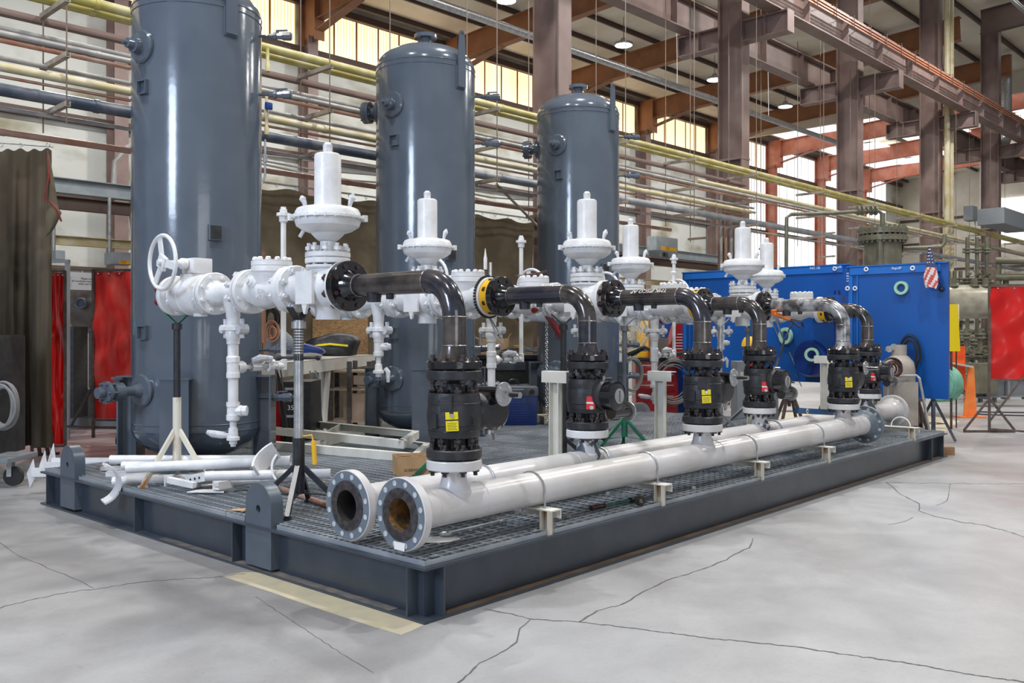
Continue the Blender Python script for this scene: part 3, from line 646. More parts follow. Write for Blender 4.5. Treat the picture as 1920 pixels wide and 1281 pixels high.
# small lines and valves on the pipe rack
t = bthing('drop_valve', 'brass drop valve with blue handle right of the first tank, on the copper pipe', 'valve')
a = UB(494, 190, Y=6.12); m = MB(); m.lathe([(.018, 4.54), (.018, a.z-.12), (.03, a.z-.13), (.03, a.z-.2), (.02, a.z-.22), (.02, a.z-.32), (.03, a.z-.34), (.025, a.z-.42), (0, a.z-.42)], (a.x, 6.05, 0), n=10); bobj(m, 'body', 'cream_pipe', t, 35)
m = MB(); m.box((a.x, 6.0, a.z-.08), (.09, .05, .09), bev=.02); bobj(m, 'handle', 'blue_dark', t, 35)
t = bthing('drop_valve', 'small yellow capped stub under the topmost yellow pipe beside the first tank', 'valve'); a = UB(497, 118, Y=6.12)
m = MB(); m.lathe([(.02, 5.12), (.02, a.z), (.032, a.z-.02), (.032, a.z-.12), (0, a.z-.13)], (a.x, 6.06, 0), n=10); bobj(m, 'stub', 'yellow_pipe', t, 35)
t = bthing('air_drop', 'thin curved tube with a small valve under the thick blue pipe beside the first tank', 'pipe'); a = UB(497, 270, Y=6.1)
m = MB(); m.tube([(a.x, 6.1, 4.0), (a.x, 6.1, 3.85), (a.x, 6.1, 3.55), (a.x-.05, 6.1, 3.45), (a.x-.12, 6.1, 3.43)], .014, 8); m.cyl((a.x, 6.1, 3.72), (a.x, 6.1, 3.82), .026, n=10); bobj(m, 'tube', 'galv', t, 35)
def bline(lab, pts, r, m_, cat='pipe', name='conduit_line'):
    m = MB(); m.tube(pts, r, 8); o = bobj(m, name, m_, None, 35); tag(o, lab, cat)
a = UB(196, 330, Y=13); b = UB(255, 262, Y=13)
bline('curved pale conduit arching left of the first tank above the grey runway beam', [(a.x, 12.6, 4.3), (a.x+.02, 12.6, a.z+.2), (a.x+.25, 12.6, b.z-.25), (a.x+.6, 12.6, b.z-.05), (b.x+2, 12.6, b.z)], .05, 'grey_pipe')
a = UB(930, 345, Y=6.3); b = UB(1012, 428, Y=6.3); bline('thin diagonal brace between the middle and farthest tank', [(a.x, 6.3, a.z), (b.x, 6.3, b.z)], .022, 'strut', 'brace')
for i, px in enumerate((1352, 1361, 1371)):
    a = UB(px, 400, Y=6.45); bline('vertical conduit on the second big column, %s from the left' % ordw[i], [(a.x, 6.45, 0), (a.x, 6.45, 4.6-.2*i)], .03, 'copper_pipe' if i == 1 else 'grey_pipe')
t = bthing('lean_to_lines', 'thin pale cables strung along above the brown canvas curtain', 'cable')
for dz in (0, .1, .22): m = MB(); m.tube([(x0_+i*.9, 9.7+.05*math.sin(i), CZ+.12+dz+.05*math.sin(i*1.3+dz*9)) for i in range(13)], .018, 6); bobj(m, 'cable', 'grey_pipe', t, 35)
# ---------------------------------------------------------------- headers
YF, YB_, ZH = .205, .645, .582
XF = [.43, 3.345, 6.33]; XB = [2.33, 5.25, 8.2]
FR = .167
ZWF = .825                      # middle of the white branch flange
def branch(par, x, y, mm):
    m = MB(); m.lathe([(.10, ZH+.03), (.108, ZH+.08), (.092, ZH+.105), (.078, ZH+.15), (.072, ZH+.19), (.085, ZWF-.03)], (x, y, 0), n=28); m.obj('branch', 'header' if mm == 'header' else 'header_patch', par)
    m = MB(); m.disc((x, y, ZWF), (0, 0, 1), FR, .06); m.obj('branch_flange', 'header' if mm == 'header' else 'white', par)
def header(name, label, y, xa, xb, xs, nearrust):
    h = thing(name, label, 'pipe header', group='pale header pipes along the skid edge')
    m = MB(); m.pipe((xa+.16, y, ZH), (xb-.16, y, ZH), .11, .10, 48); m.obj('header_pipe', 'header', h)
    m = MB()
    for x in xs:
        for q in (-.2, .2):
            if xa+.2 < x+q < xb-.2: m.torus((x+q, y, ZH), (1, 0, 0), .1095, .0035, 40, 6)
    m.obj('weld_seam', 'header', h)
    for x, q in ((xa, 1), (xb, -1)):
        mk = 'near' if q == 1 else 'far'
        m = MB(); d = Vector((q, 0, 0)); p = Vector((x, y, ZH))
        R, b = .21, .093
        # flange ring, hub and bolt holes sunk as dark dimples
        m.lathe([(.150, .006), (R-.004, .006), (R, .010), (R, .058), (R-.004, .062), (.165, .062), (.14, .085), (.113, .16), (.10, .16)], p, d, 64)
        m.mi = 1; m.lathe([(.150, .0055), (R-.005, .0055)], p, d, 64)
        m.obj('pipe_flange', ['flange_face' if (q == -1 and nearrust) else 'header', 'flange_face' if (q == 1) else 'header'], h)
        m = MB(); m.lathe([(b, .03), (b, 0), (.097, -.001), (.135, -.001), (.150, .002), (.150, .008)], p, d, 64); m.obj('raised_face', 'raised_face', h)
        m = MB(); m.lathe([(b, 0), (b, 1.6)], p, d, 48); m.mi = 1
        m.obj('bore', ['bore_rust' if (nearrust and q == 1) else 'bore_dark'], h)
        m = MB(); M = axm(p, d)
        for k in range(12):
            a = 2*PI*(k+.5)/12; c = M @ Vector((.178*math.cos(a), .178*math.sin(a), .0))
            m.mi = 0; m.lathe([(.0165, .0045), (.0165, .004), (0, .004)], c, d, 16)
            m.mi = 1; m.lathe([(.0165, .0045), (.013, .0040)], c-d*.0012, d, 16)
            c2 = M @ Vector((.178*math.cos(a), .178*math.sin(a), .0)); m.mi = 0; m.lathe([(0, .0635), (.0165, .0635)], c2, d, 16)
        m.obj('bolt_hole', ['hole', 'hole_rim'], h)
    for x in xs: branch(h, x, y, 'header' if nearrust else 'white')
    return h
mat('hole', (.40, .42, .45), .5, 0, (.62, .64, .66), 60, lo=.3, hi=.7); mat('hole_rim', (.5, .53, .56), .5)
h1 = header('header_pipe', 'front pale header pipe, nearest the skid edge, rust coloured inside its open end', YF, -.003, 6.99, XF, True)
h2 = header('header_pipe', 'rear pale header pipe, behind the front one, black inside its open end', YB_, -.036, 9.12, XB, False)
# a white paint patch low on the front flange
m = MB(); m.prism([(-.045, -.155), (.05, -.155), (.045, -.20), (-.04, -.20)], face((-.0045, YF, ZH), (-1, 0, 0)), .001); m.obj('paint_patch', 'white_paint', h1, 0)
# supports under the headers
sx_ = [1.14, 2.48, 4.1, 5.55, 8.1]
for i, x in enumerate(sx_):
    t = thing('pipe_support', '%s cream support under the header pipes from the near end, rusty at its foot' % ordw[i], 'pipe support', (x, 0, ZG-.03), 0, 'cream supports under the header pipes')
    ztop = ZH-.11-ZG+.03
    m = MB(); m.chan((0, .055, 0), (0, .055, ztop-.008), .07, .05, .007, up=(-1, 0, 0)); m.obj('post', 'cream_rust', t, 0)
    m = MB(); m.chan((0, .8, 0), (0, .8, ztop-.035), .07, .05, .007, up=(1, 0, 0)); m.obj('post', 'cream_rust', t, 0)
    m = MB(); m.bar((.0, -.01, ztop-.004), (.0, .9, ztop-.004), .10, .008); m.bar((.046, -.01, ztop-.034), (.046, .9, ztop-.034), .008, .055); m.obj('cross_angle', 'cream', t, 0)
    for y in ((YF, YB_) if i < 4 else (YB_,)):
        m = MB(); z = ZH-ZG+.03
        m.tube([(0, y-.117, ztop-.06), (0, y-.117, z)]+[(0, y-.117*math.cos(a), z+.117*math.sin(a)) for a in [PI*k/12 for k in range(1, 12)]]+[(0, y+.117, z), (0, y+.117, ztop-.06)], .007, 8)
        for q in (-1, 1): m.cyl((0, y+q*.117, ztop), (0, y+q*.117, ztop+.012), .014, n=6)
        m.obj('u_bolt', 'galv', t)
    if i == 4:
        m = MB(); z = ztop+.07; m.torus((0, .2, ztop), (1, 0, 0), .115, .007, 20, 8, 0, PI); m.obj('u_bolt', 'white_paint', t)
# tall T posts behind the headers
for i, (px, pb, pt, lab) in enumerate(((1045, 870, 697, 'white T shaped post beside the second black valve'), (1241, 830, 697, 'white T shaped post in front of the green pipe stand'), (1412, 800, 699, 'white T shaped post with a brown stain, left of the fourth black valve'), (1548, 790, 668, 'white T shaped post left of the fifth black valve'))):
    P0 = U(px, 700, Y=1.0); D = (P0-CAM).dot(FWD); zt = CH-(pt-HY)*D/FPX
    t = thing('t_post', lab, 'steel post', (P0.x, 1.0, ZG), 0, 'white T posts behind the header pipes')
    H = zt-ZG; m = MB(); m.chan((0, 0, 0), (0, 0, H-.01), .10, .05, .008, up=(-1, 0, 0)); m.obj('post', 'cream', t, 0)
    m = MB(); m.ang((0, -.13, H), (0, .13, H), .09, .008, up=(0, 0, 1)); m.obj('head', 'cream', t, 0)
    if i == 2: m = MB(); m.box((-.006, 0, H*.45), (.004, .045, H*.8)); m.obj('stain', 'cream_rust', t, 0)
# ---------------------------------------------------------------- black ball valves
def base_valve():
    t = thing('ball_valve', '', 'valve'); z = 0
    def fl(z, name='valve_flange', mm='iron'):
        m = MB(); m.disc((0, 0, z), (0, 0, 1), FR, .056, n=40); m.lathe([(.09, z-.03), (.09, z+.03)], n=24); m.obj(name, mm, t)
    fl(.033); fl(.502)
    m = MB(); m.lathe([(.085, .05), (.068, .075), (.066, .13), (.15, .131), (.156, .14), (.157, .20), (.163, .205), (.165, .26), (.160, .31), (.156, .33), (.157, .335), (.157, .375), (.150, .395), (.07, .396), (.066, .45), (.085, .48)], n=56)
    m.torus((0, 0, .17), (0, 0, 1), .157, .003, 56, 6); m.torus((0, 0, .335), (0, 0, 1), .158, .003, 56, 6)
    m.obj('valve_body', 'iron', t)
    studs(t, (0, 0, .103), (0, 0, 1), .125, 8, .085, .012, 'stud', .2)
    studs(t, (0, 0, .402), (0, 0, 1), .125, 8, .065, .014, 'stud', .2)
    studs(t, (0, 0, -.001), (0, 0, 1), .138, 8, .19, .0125, 'stud', .5)
    studs(t, (0, 0, .531), (0, 0, 1), .138, 8, .185, .0125, 'stud', .5)
    return t
def gear_a(t):           # stem to +X, gearbox with a galvanized plate and shaft towards -Y
    m = MB(); m.lathe([(.10, .13), (.115, .15), (.12, .19), (.10, .2), (.07, .21), (.07, .24)], (0, 0, .27), (1, 0, 0), 32); m.obj('stem_housing', 'iron', t)
    m = MB(); m.lathe([(.0, -.13), (.11, -.13), (.125, -.10), (.125, .06), (.1, .08), (0, .08)], (.30, 0, .27), (0, -1, 0), 32); m.cyl((.30, .12, .37), (.30, -.12, .37), .05, n=18); m.obj('gearbox', 'iron_gloss', t)
    m = MB(); m.disc((.30, -.13, .375), (0, 1, 0), .075, .012); 
    for k in range(4): a = PI/4+k*PI/2; m.mi = 1; m.cyl((.30+.058*math.cos(a), -.14, .375+.058*math.sin(a)), (.30+.058*math.cos(a), -.134, .375+.058*math.sin(a)), .009, n=10)
    m.obj('cover_plate', ['galv', 'hole'], t)
    m = MB(); m.cyl((.30, -.13, .375), (.30, -.16, .375), .026); m.cyl((.30, -.16, .375), (.30, -.265, .375), .019); m.obj('input_shaft', 'chrome', t)
    m = MB(); m.cyl((.3, 0, .12), (.3, 0, .16), .035, n=16); m.cyl((.30, -.05, .09), (.3, -.05, .13), .012, n=6); m.obj('drain_plug', 'galv', t)
def gear_b(t):           # stem to -Y, round indicator facing -Y
    m = MB(); m.lathe([(.10, .12), (.115, .135), (.12, .17), (.105, .19), (.105, .24)], (0, 0, .27), (0, -1, 0), 32); m.obj('stem_housing', 'iron', t)
    m = MB(); m.lathe([(.0, .19), (.105, .19), (.115, .2), (.115, .29), (.098, .30), (.08, .305), (0, .305)], (0, 0, .27), (0, -1, 0), 32); m.cyl((-.03, -.25, .14), (.19, -.25, .14), .048, n=20); m.box((.05, -.25, .2), (.1, .09, .09), bev=.01); m.obj('gearbox', 'iron_gloss', t)
    m = MB(); m.disc((0, -.307, .27), (0, 1, 0), .058, .008); m.mi = 1; m.box((0, -.312, .27), (.006, .003, .085)); m.obj('position_indicator', ['galv_dull', 'ink'], t)
    m = MB(); m.disc((.20, -.25, .14), (1, 0, 0), .075, .008); m.cyl((.19, -.25, .14), (.25, -.25, .14), .018); m.obj('cover_plate', 'galv', t)
    m = MB(); m.cyl((.0, -.16, .385), (0, -.16, .42), .014, n=6); m.cyl((0, -.16, .4), (.05, -.2, .4), .011, n=8); m.obj('grease_fitting', 'chrome', t)
def vtag(t, kind):
    if kind == 'yellow':
        a = math.atan2(-.66, -.75); n = Vector((math.cos(a), math.sin(a), 0)); p = n*.165; p.z = .235
        M = face(p, n) @ Matrix.Rotation(.05, 4, 'Z')
        m = MB(); m.prism([(-.037, .012), (.037, .012), (.037, .055), (.012, .055), (.012, .042), (-.012, .042), (-.012, .055), (-.037, .055)], M, .002); m.prism([(-.037, -.056), (.037, -.056), (.037, .004), (-.037, .004)], M, .002)
        g = m.obj('warning_tag', 'yellow_tag', t, 0)
        m = MB(); m.prism([(-.037, .0035), (.037, .0035), (.037, .0125), (-.037, .0125)], M, .0015)
        for k in range(5): m.prism([(-.028, -.012-k*.009), (.028-.006*(k % 2), -.012-k*.009), (.028-.006*(k % 2), -.0095-k*.009), (-.028, -.0095-k*.009)], M @ Matrix.Translation((0, 0, .0018)), .0006)
        m.obj('tag_print', 'ink', g, 0)
        m = MB(); m.lathe([(0, 0), (.013, 0), (.013, .014), (0, .014)], M @ Vector((0, .035, 0)), n, 6); m.obj('tag_bolt', 'galv', g)
        # round boss and square pad on the body
        m = MB(); m.box(Vector((math.cos(a-.75), math.sin(a-.75), 0))*.165+Vector((0, 0, .235)), (.03, .07, .085), a-.75, bev=.006); m.box(Vector((math.cos(a-.22), math.sin(a-.22), 0))*.160+Vector((0, 0, .34)), (.012, .075, .095), a-.22, bev=.003); m.obj('body_pad', 'iron', t, 30)
        M = face(Vector((math.cos(a+.78), math.sin(a+.78), 0))*.1655+Vector((0, 0, .235)), Vector((math.cos(a+.78), math.sin(a+.78), 0))) @ Matrix.Rotation(PI/2, 4, 'Z')
        text('cast_letters', '150T', .034, M, 'iron', t, .002)
    else:
        a = math.atan2(-.72, -.69); n = Vector((math.cos(a), math.sin(a), 0)); p = n*.166; p.z = .215; M = face(p, n) @ Matrix.Rotation(-.04, 4, 'Z')
        m = MB(); m.prism([(-.034, .008), (.034, .008), (.034, .05), (-.034, .05)], M, .002); m.prism([(-.034, -.05), (.034, -.05), (.034, -.006), (-.034, -.006)], M, .002); g = m.obj('warning_tag', 'red_tag', t, 0)
        m = MB(); m.prism([(-.034, -.006), (.034, -.006), (.034, .008), (-.034, .008)], M, .0016); m.obj('tag_band', 'white_paint', g, 0)
        m = MB(); m.lathe([(0, 0), (.017, 0), (.017, .014), (0, .014)], M @ Vector((.005, -.035, 0)), n, 6); m.obj('tag_bolt', 'galv', g)
VZ = ZWF+.034
va = base_valve(); gear_a(va); vtag(va, 'yellow'); va['group'] = 'black ball valves on the header pipes'
vb = base_valve(); gear_b(vb); vtag(vb, 'red'); vb['group'] = 'black ball valves on the header pipes'
va.location = (XF[0], YF, VZ); va['label'] = 'nearest and largest black ball valve with yellow tag and silver shaft at its side'
dup(va, (XF[1], YF, VZ), label='black ball valve with yellow tag standing third in the row, middle of the front header')
dup(va, (XF[2], YF, VZ), label='farthest black ball valve with a yellow tag, near the far end of the front header')
vb.location = (XB[0], YB_, VZ); vb['label'] = 'black ball valve with red tag and round grey indicator, second from the near end'
dup(vb, (XB[1], YB_, VZ), label='black ball valve with red tag in the middle of the rear header')
dup(vb, (XB[2], YB_, VZ), label='farthest black ball valve with red tag, partly behind a yellow tagged valve')
# ---------------------------------------------------------------- black pipe spools
ZR = 1.93; PR = .0725
def spool(label, x, yh, yb, mm, stubs=True, markings=None):
    """from the flange at yb (towards the tanks) to the elbow over the header"""
    t = thing('pipe_spool', label, 'pipe', (x, yh, 0), 0, 'bent black pipes from the regulators down to the valves'); L = yb-yh; er = .222
    zf = VZ+.561; ze = ZR-er
    m = MB(); m.disc((0, 0, zf), (0, 0, 1), FR, .05, n=40); m.obj('lower_flange', 'iron_gloss', t)
    m = MB(); m.lathe([(.105, zf+.02), (.088, zf+.05), (PR, zf+.11)], n=28); m.obj('lower_hub', mm, t)
    m = MB(); m.tube([(0, 0, zf+.10), (0, 0, ze)], PR, 28); m.obj('riser', mm, t)
    m = MB(); m.tube([(0, er-er*math.cos(a), ze+er*math.sin(a)) for a in [PI/2*k/14 for k in range(15)]], PR, 28); m.obj('elbow', mm if mm == 'millpipe_grey' else 'millpipe_blue' if x in XF else 'millpipe', t)
    m = MB(); m.tube([(0, er, ZR), (0, L-.13, ZR)], PR, 28); m.obj('run_pipe', mm, t)
    m = MB(); m.lathe([(.115, .0), (.10, .03), (.088, .05), (PR, .10)], (0, L-.04, ZR), (0, -1, 0), 32); m.obj('upper_hub', 'iron_gloss', t)
    m = MB(); m.disc((0, L-.03, ZR), (0, 1, 0), .171, .058, n=44); m.obj('upper_flange', 'iron_gloss', t)
    m = MB()
    for p, d in (((0, 0, zf+.115), (0, 0, 1)), ((0, 0, ze), (0, 0, 1)), ((0, er, ZR), (0, 1, 0)), ((0, L-.145, ZR), (0, 1, 0))): m.torus(p, d, PR, .0045, 36, 6)
    m.obj('weld_bead', 'weld', t)
    if stubs:
        m = MB(); m.lathe([(.05, .05), (.045, .10), (.045, .115), (0, .115)], (0, L-.30, ZR), (0, 0, -1), 20); m.obj('branch_stub', 'iron', t)
        m = MB(); m.lathe([(.028, .06), (.024, .10), (0, .10)], (0, L-.46, ZR), (0, 0, -1), 16); m.obj('branch_stub', 'iron', t)
    for k in range(12):
        pass
    studs(t, (0, L+.005, ZR), (0, 1, 0), .138, 8, .15, .015, 'stud_rust', .5)
    if markings:
        M = face((-PR*.72-.002, er+.05, ZR+PR*.72), (-.72, 0, .72))
        # stencilled letters read upside down along the pipe
        M = face((-PR*.71-.0012, (er+L-.16)/2+.0, ZR+PR*.71+.0012), (-.71, 0, .71), (0, 0, 1)) @ Matrix.Rotation(PI, 4, 'Z')
        text('pipe_marking', markings, .06, M, 'pipe_ink', t, .0004, sx=.95)
    return t
mat('pipe_ink', (.62, .60, .52), .6)
YBk = [1.255, 1.60, 1.145, 1.31, 1.155, 1.15]
spool('bent dark brown black pipe nearest the camera, over the nearest valve', XF[0], YF, YBk[0], 'millpipe')
spool('bent blue black pipe with a yellow and black flange, over the second valve', XB[0], YB_, YBk[1], 'millpipe_blue')
spool('bent black pipe with pale painted letters along its top', XF[1], YF, YBk[2], 'millpipe', markings='TMK IPSCO AP')
spool('bent black pipe over the fourth valve, left of the grey streaked one', XB[1], YB_, YBk[3], 'millpipe')
spool('bent pipe streaked with white paint, over the fifth valve', XF[2], YF, YBk[4], 'millpipe_grey')
spool('farthest bent black pipe, behind the white streaked one', XB[2], YB_, YBk[5], 'millpipe')
# ---------------------------------------------------------------- white regulators
def wflange(m, y, t=.05, R=.17): m.disc((0, y, 0), (0, 1, 0), R, t, n=44)
def make_reg():
    t = thing('pressure_regulator', '', 'regulator')
    m = MB(); m.lathe([(.11, -.24), (.12, -.20), (.14, -.14), (.155, -.06), (.155, .06), (.14, .14), (.12, .20), (.11, .36)], (0, 0, 0), (0, 1, 0), 36); m.lathe([(.12, 0), (.125, .12), (.15, .135), (.15, .15)], n=32)
    m.lathe([(.12, .05), (.085, .16), (.085, .225), (0, .225)], (0, 0, 0), (0, 0, -1), 24)
    m.obj('valve_body', 'white', t)
    m = MB(); wflange(m, -.205); m.obj('outlet_flange', 'white', t)
    m = MB(); wflange(m, .38); m.obj('inlet_flange', 'white', t)
    studs(t, (0, .415, 0), (0, 1, 0), .138, 8, .2, .0155, 'white', .5)
    m = MB(); M = face((-.155, .03, 0), (-1, 0, 0)); m.prism([(-.10, -.12), (.09, -.12), (.09, .105), (-.10, .105)], M, .022); m.prism([(-.03, -.12), (.03, -.12), (.012, -.18), (0, -.19), (-.012, -.18)], M, .02); m.obj('side_plate', 'white', t, 0)
    m = MB(); m.disc((0, 0, .18), (0, 0, 1), .155, .04, n=44); m.obj('body_flange', 'white', t)
    m = MB(); m.disc((0, 0, .222), (0, 0, 1), .155, .038, n=44); m.lathe([(.155, .24), (.06, .245), (.052, .27), (.052, .325)], n=28); m.obj('bonnet', 'white', t)
    studs(t, (0, 0, .225), (0, 0, 1), .130, 10, .15, .014, 'white', .3)
    m = MB(); m.lathe([(0, .315), (.052, .315), (.075, .33), (.11, .365), (.115, .372), (.165, .388), (.215, .42), (.225, .45), (.225, .468), (.25, .470), (.25, .478)], n=56); m.obj('lower_casing', 'white', t)
    m = MB(); m.lathe([(.25, .478), (.25, .486), (.226, .488), (.224, .515), (.21, .54), (.19, .548), (.17, .552), (.10, .556), (.10, .57), (0, .57)], n=56); m.obj('upper_casing', 'white', t)
    m = MB()
    for k in range(22):
        a = 2*PI*k/22; m.cyl((.238*math.cos(a), .238*math.sin(a), .462), (.238*math.cos(a), .238*math.sin(a), .494), .0085, n=6)
    for a in (PI*.78, -PI*.22): m.cyl((.255*math.cos(a), .255*math.sin(a), .458), (.255*math.cos(a), .255*math.sin(a), .502), .02, n=8)
    m.obj('casing_bolts', 'white', t)
    m = MB(); m.lathe([(0, .55), (.092, .55), (.092, .905), (.089, .917), (.078, .925), (0, .925)], n=40); m.obj('spring_tower', 'white', t)
    m = MB(); m.lathe([(.034, .92), (.032, .94), (.034, .985), (.028, .99), (.02, 1.003), (0, 1.0)], n=9); m.obj('top_wrap', 'white_rough', t)
    for a, h in ((-PI*.28, .07), (PI*.80, .05)):
        m = MB(); c, s = .15*math.cos(a), .15*math.sin(a)
        m.tube([(c, s, .54), (c*1.02, s*1.02, .56), (c*1.06, s*1.06, .575+h*.2), (c*1.14, s*1.14, .585+h*.5), (c*1.18, s*1.18, .58+h)], [.016, .014, .018, .026, .008], 6); m.obj('vent_wrap', 'white_rough', t)
    m = MB(); a = PI*.7; m.cyl((.17*math.cos(a), .17*math.sin(a), .40), (.2*math.cos(a), .2*math.sin(a), .35), .014, n=8); m.obj('casing_plug', 'white', t)
    return t
def make_check():
    t = thing('check_valve', '', 'check valve')
    m = MB(); m.lathe([(.12, -.27), (.11, -.20), (.10, -.12), (.125, -.04), (.14, .05), (.12, .14), (.10, .2), (.12, .27)], (0, 0, 0), (0, 1, 0), 32)
    m.lathe([(.115, 0), (.125, .05), (.14, .10), (.148, .135)], n=32); m.obj('valve_body', 'white', t)
    m = MB(); wflange(m, -.275); m.obj('outlet_flange', 'white', t)
    m = MB(); wflange(m, .275); m.obj('inlet_flange', 'white', t)
    m = MB(); m.disc((0, -.02, .155), (0, 0, 1), .150, .045, n=40); m.disc((0, -.02, .198), (0, 0, 1), .150, .042, n=40); m.lathe([(.15, .218), (.11, .225), (0, .225)], (0, -.02, 0), n=40); m.obj('bonnet', 'white', t)
    m = MB()
    for k in range(12): a = 2*PI*(k+.5)/12; m.lathe([(.022, 0), (.022, .022), (.012, .03), (0, .03)], (.125*math.cos(a), -.02+.125*math.sin(a), .215), n=6)
    m.obj('bonnet_bolts', 'white', t)
    m = MB(); m.lathe([(.06, .05), (.058, .13), (.045, .14), (.04, .155), (.022, .156), (.022, .17), (0, .17)], (0, .05, .04), (-1, 0, .2), 24); m.obj('side_boss', 'white', t)
    M = face((-.128, -.06, -.03), (-1, 0, 0)); text('cast_letters', '600\nWCB', .045, M, 'white', t, .002)
    studs(t, (0, .31, 0), (0, 1, 0), .138, 8, .2, .0155, 'white', .5)
    return t
def make_gate():
    t = thing('handwheel_valve', '', 'valve')
    m = MB(); m.lathe([(.11, -.27), (.10, -.20), (.155, -.17), (.165, -.12), (.165, .12), (.155, .17), (.10, .20), (.11, .27)], (0, 0, 0), (0, 1, 0), 36); m.lathe([(.06, .1), (.055, .18), (0, .18)], (0, -.1, 0), (0, 0, -1), 20); m.lathe([(.12, .1), (.12, .165)], (0, -.02, 0), n=24); m.torus((0, 0, 0), (0, 1, 0), .166, .006, 40, 6); m.obj('valve_body', 'white', t)
    for y, n_ in ((-.30, 'outlet_flange'), (.30, 'inlet_flange')): m = MB(); wflange(m, y); m.obj(n_, 'white', t)
    studs(t, (0, -.30, 0), (0, 1, 0), .138, 8, .17, .0155, 'white', .5)
    studs(t, (0, .15, 0), (0, 1, 0), .138, 8, .05, .0155, 'white', .5)
    studs(t, (0, .33, 0), (0, 1, 0), .138, 8, .03, .017, 'red_plug', .5)
    m = MB(); m.box((-.0, -.05, .235), (.17, .19, .125), bev=.012); m.cyl((0, -.05, .16), (0, -.05, .19), .09); m.obj('gearbox', 'white', t, 30)
    m = MB(); m.lathe([(.03, .08), (.045, .10), (.045, .14), (.03, .16), (.022, .2), (.022, .34), (0, .34)], (0, -.05, .25), (-1, 0, 0), 18); m.obj('worm_shaft', 'white', t)
    w_ = MB(); c = Vector((-.30, -.05, .25)); w_.torus(c, (1, 0, 0), .215, .0165, 48, 12); h = w_.obj('handwheel', 'white', t)
    m = MB()
    for a in (1.35, 3.35, 5.35):
        u = Vector((0, math.cos(a), math.sin(a))); m.bar(c+u*.03, c+u*.21, .012, .06, u.cross(Vector((1, 0, 0))))
    m.obj('spokes', 'white', h, 0)
    m = MB(); m.box(c, (.03, .11, .11), R=Matrix.Rotation(.5, 3, 'X')); m.cyl(c-Vector((.03, 0, 0)), c+Vector((.04, 0, 0)), .02, n=12); m.obj('wheel_hub', 'white', h, 0)
    return t
mat('red_plug', (.20, .02, .02), .5)
def make_tee(drop=True):
    t = thing('pipe_tee', '', 'pipe fitting')
    m = MB(); m.lathe([(.12, -.27), (.09, -.22), (.083, -.2), (.083, .2), (.09, .22), (.12, .27)], (0, 0, 0), (0, 1, 0), 32); m.lathe([(.085, .0), (.07, .10), (.055, .15), (.055, .19), (.05, .2), (.05, .24)], (0, 0, 0), (0, 0, -1), 24); m.obj('tee_body', 'white', t)
    for y, n_ in ((-.27, 'outlet_flange'), (.27, 'inlet_flange')): m = MB(); wflange(m, y); m.obj(n_, 'white', t)
    return t
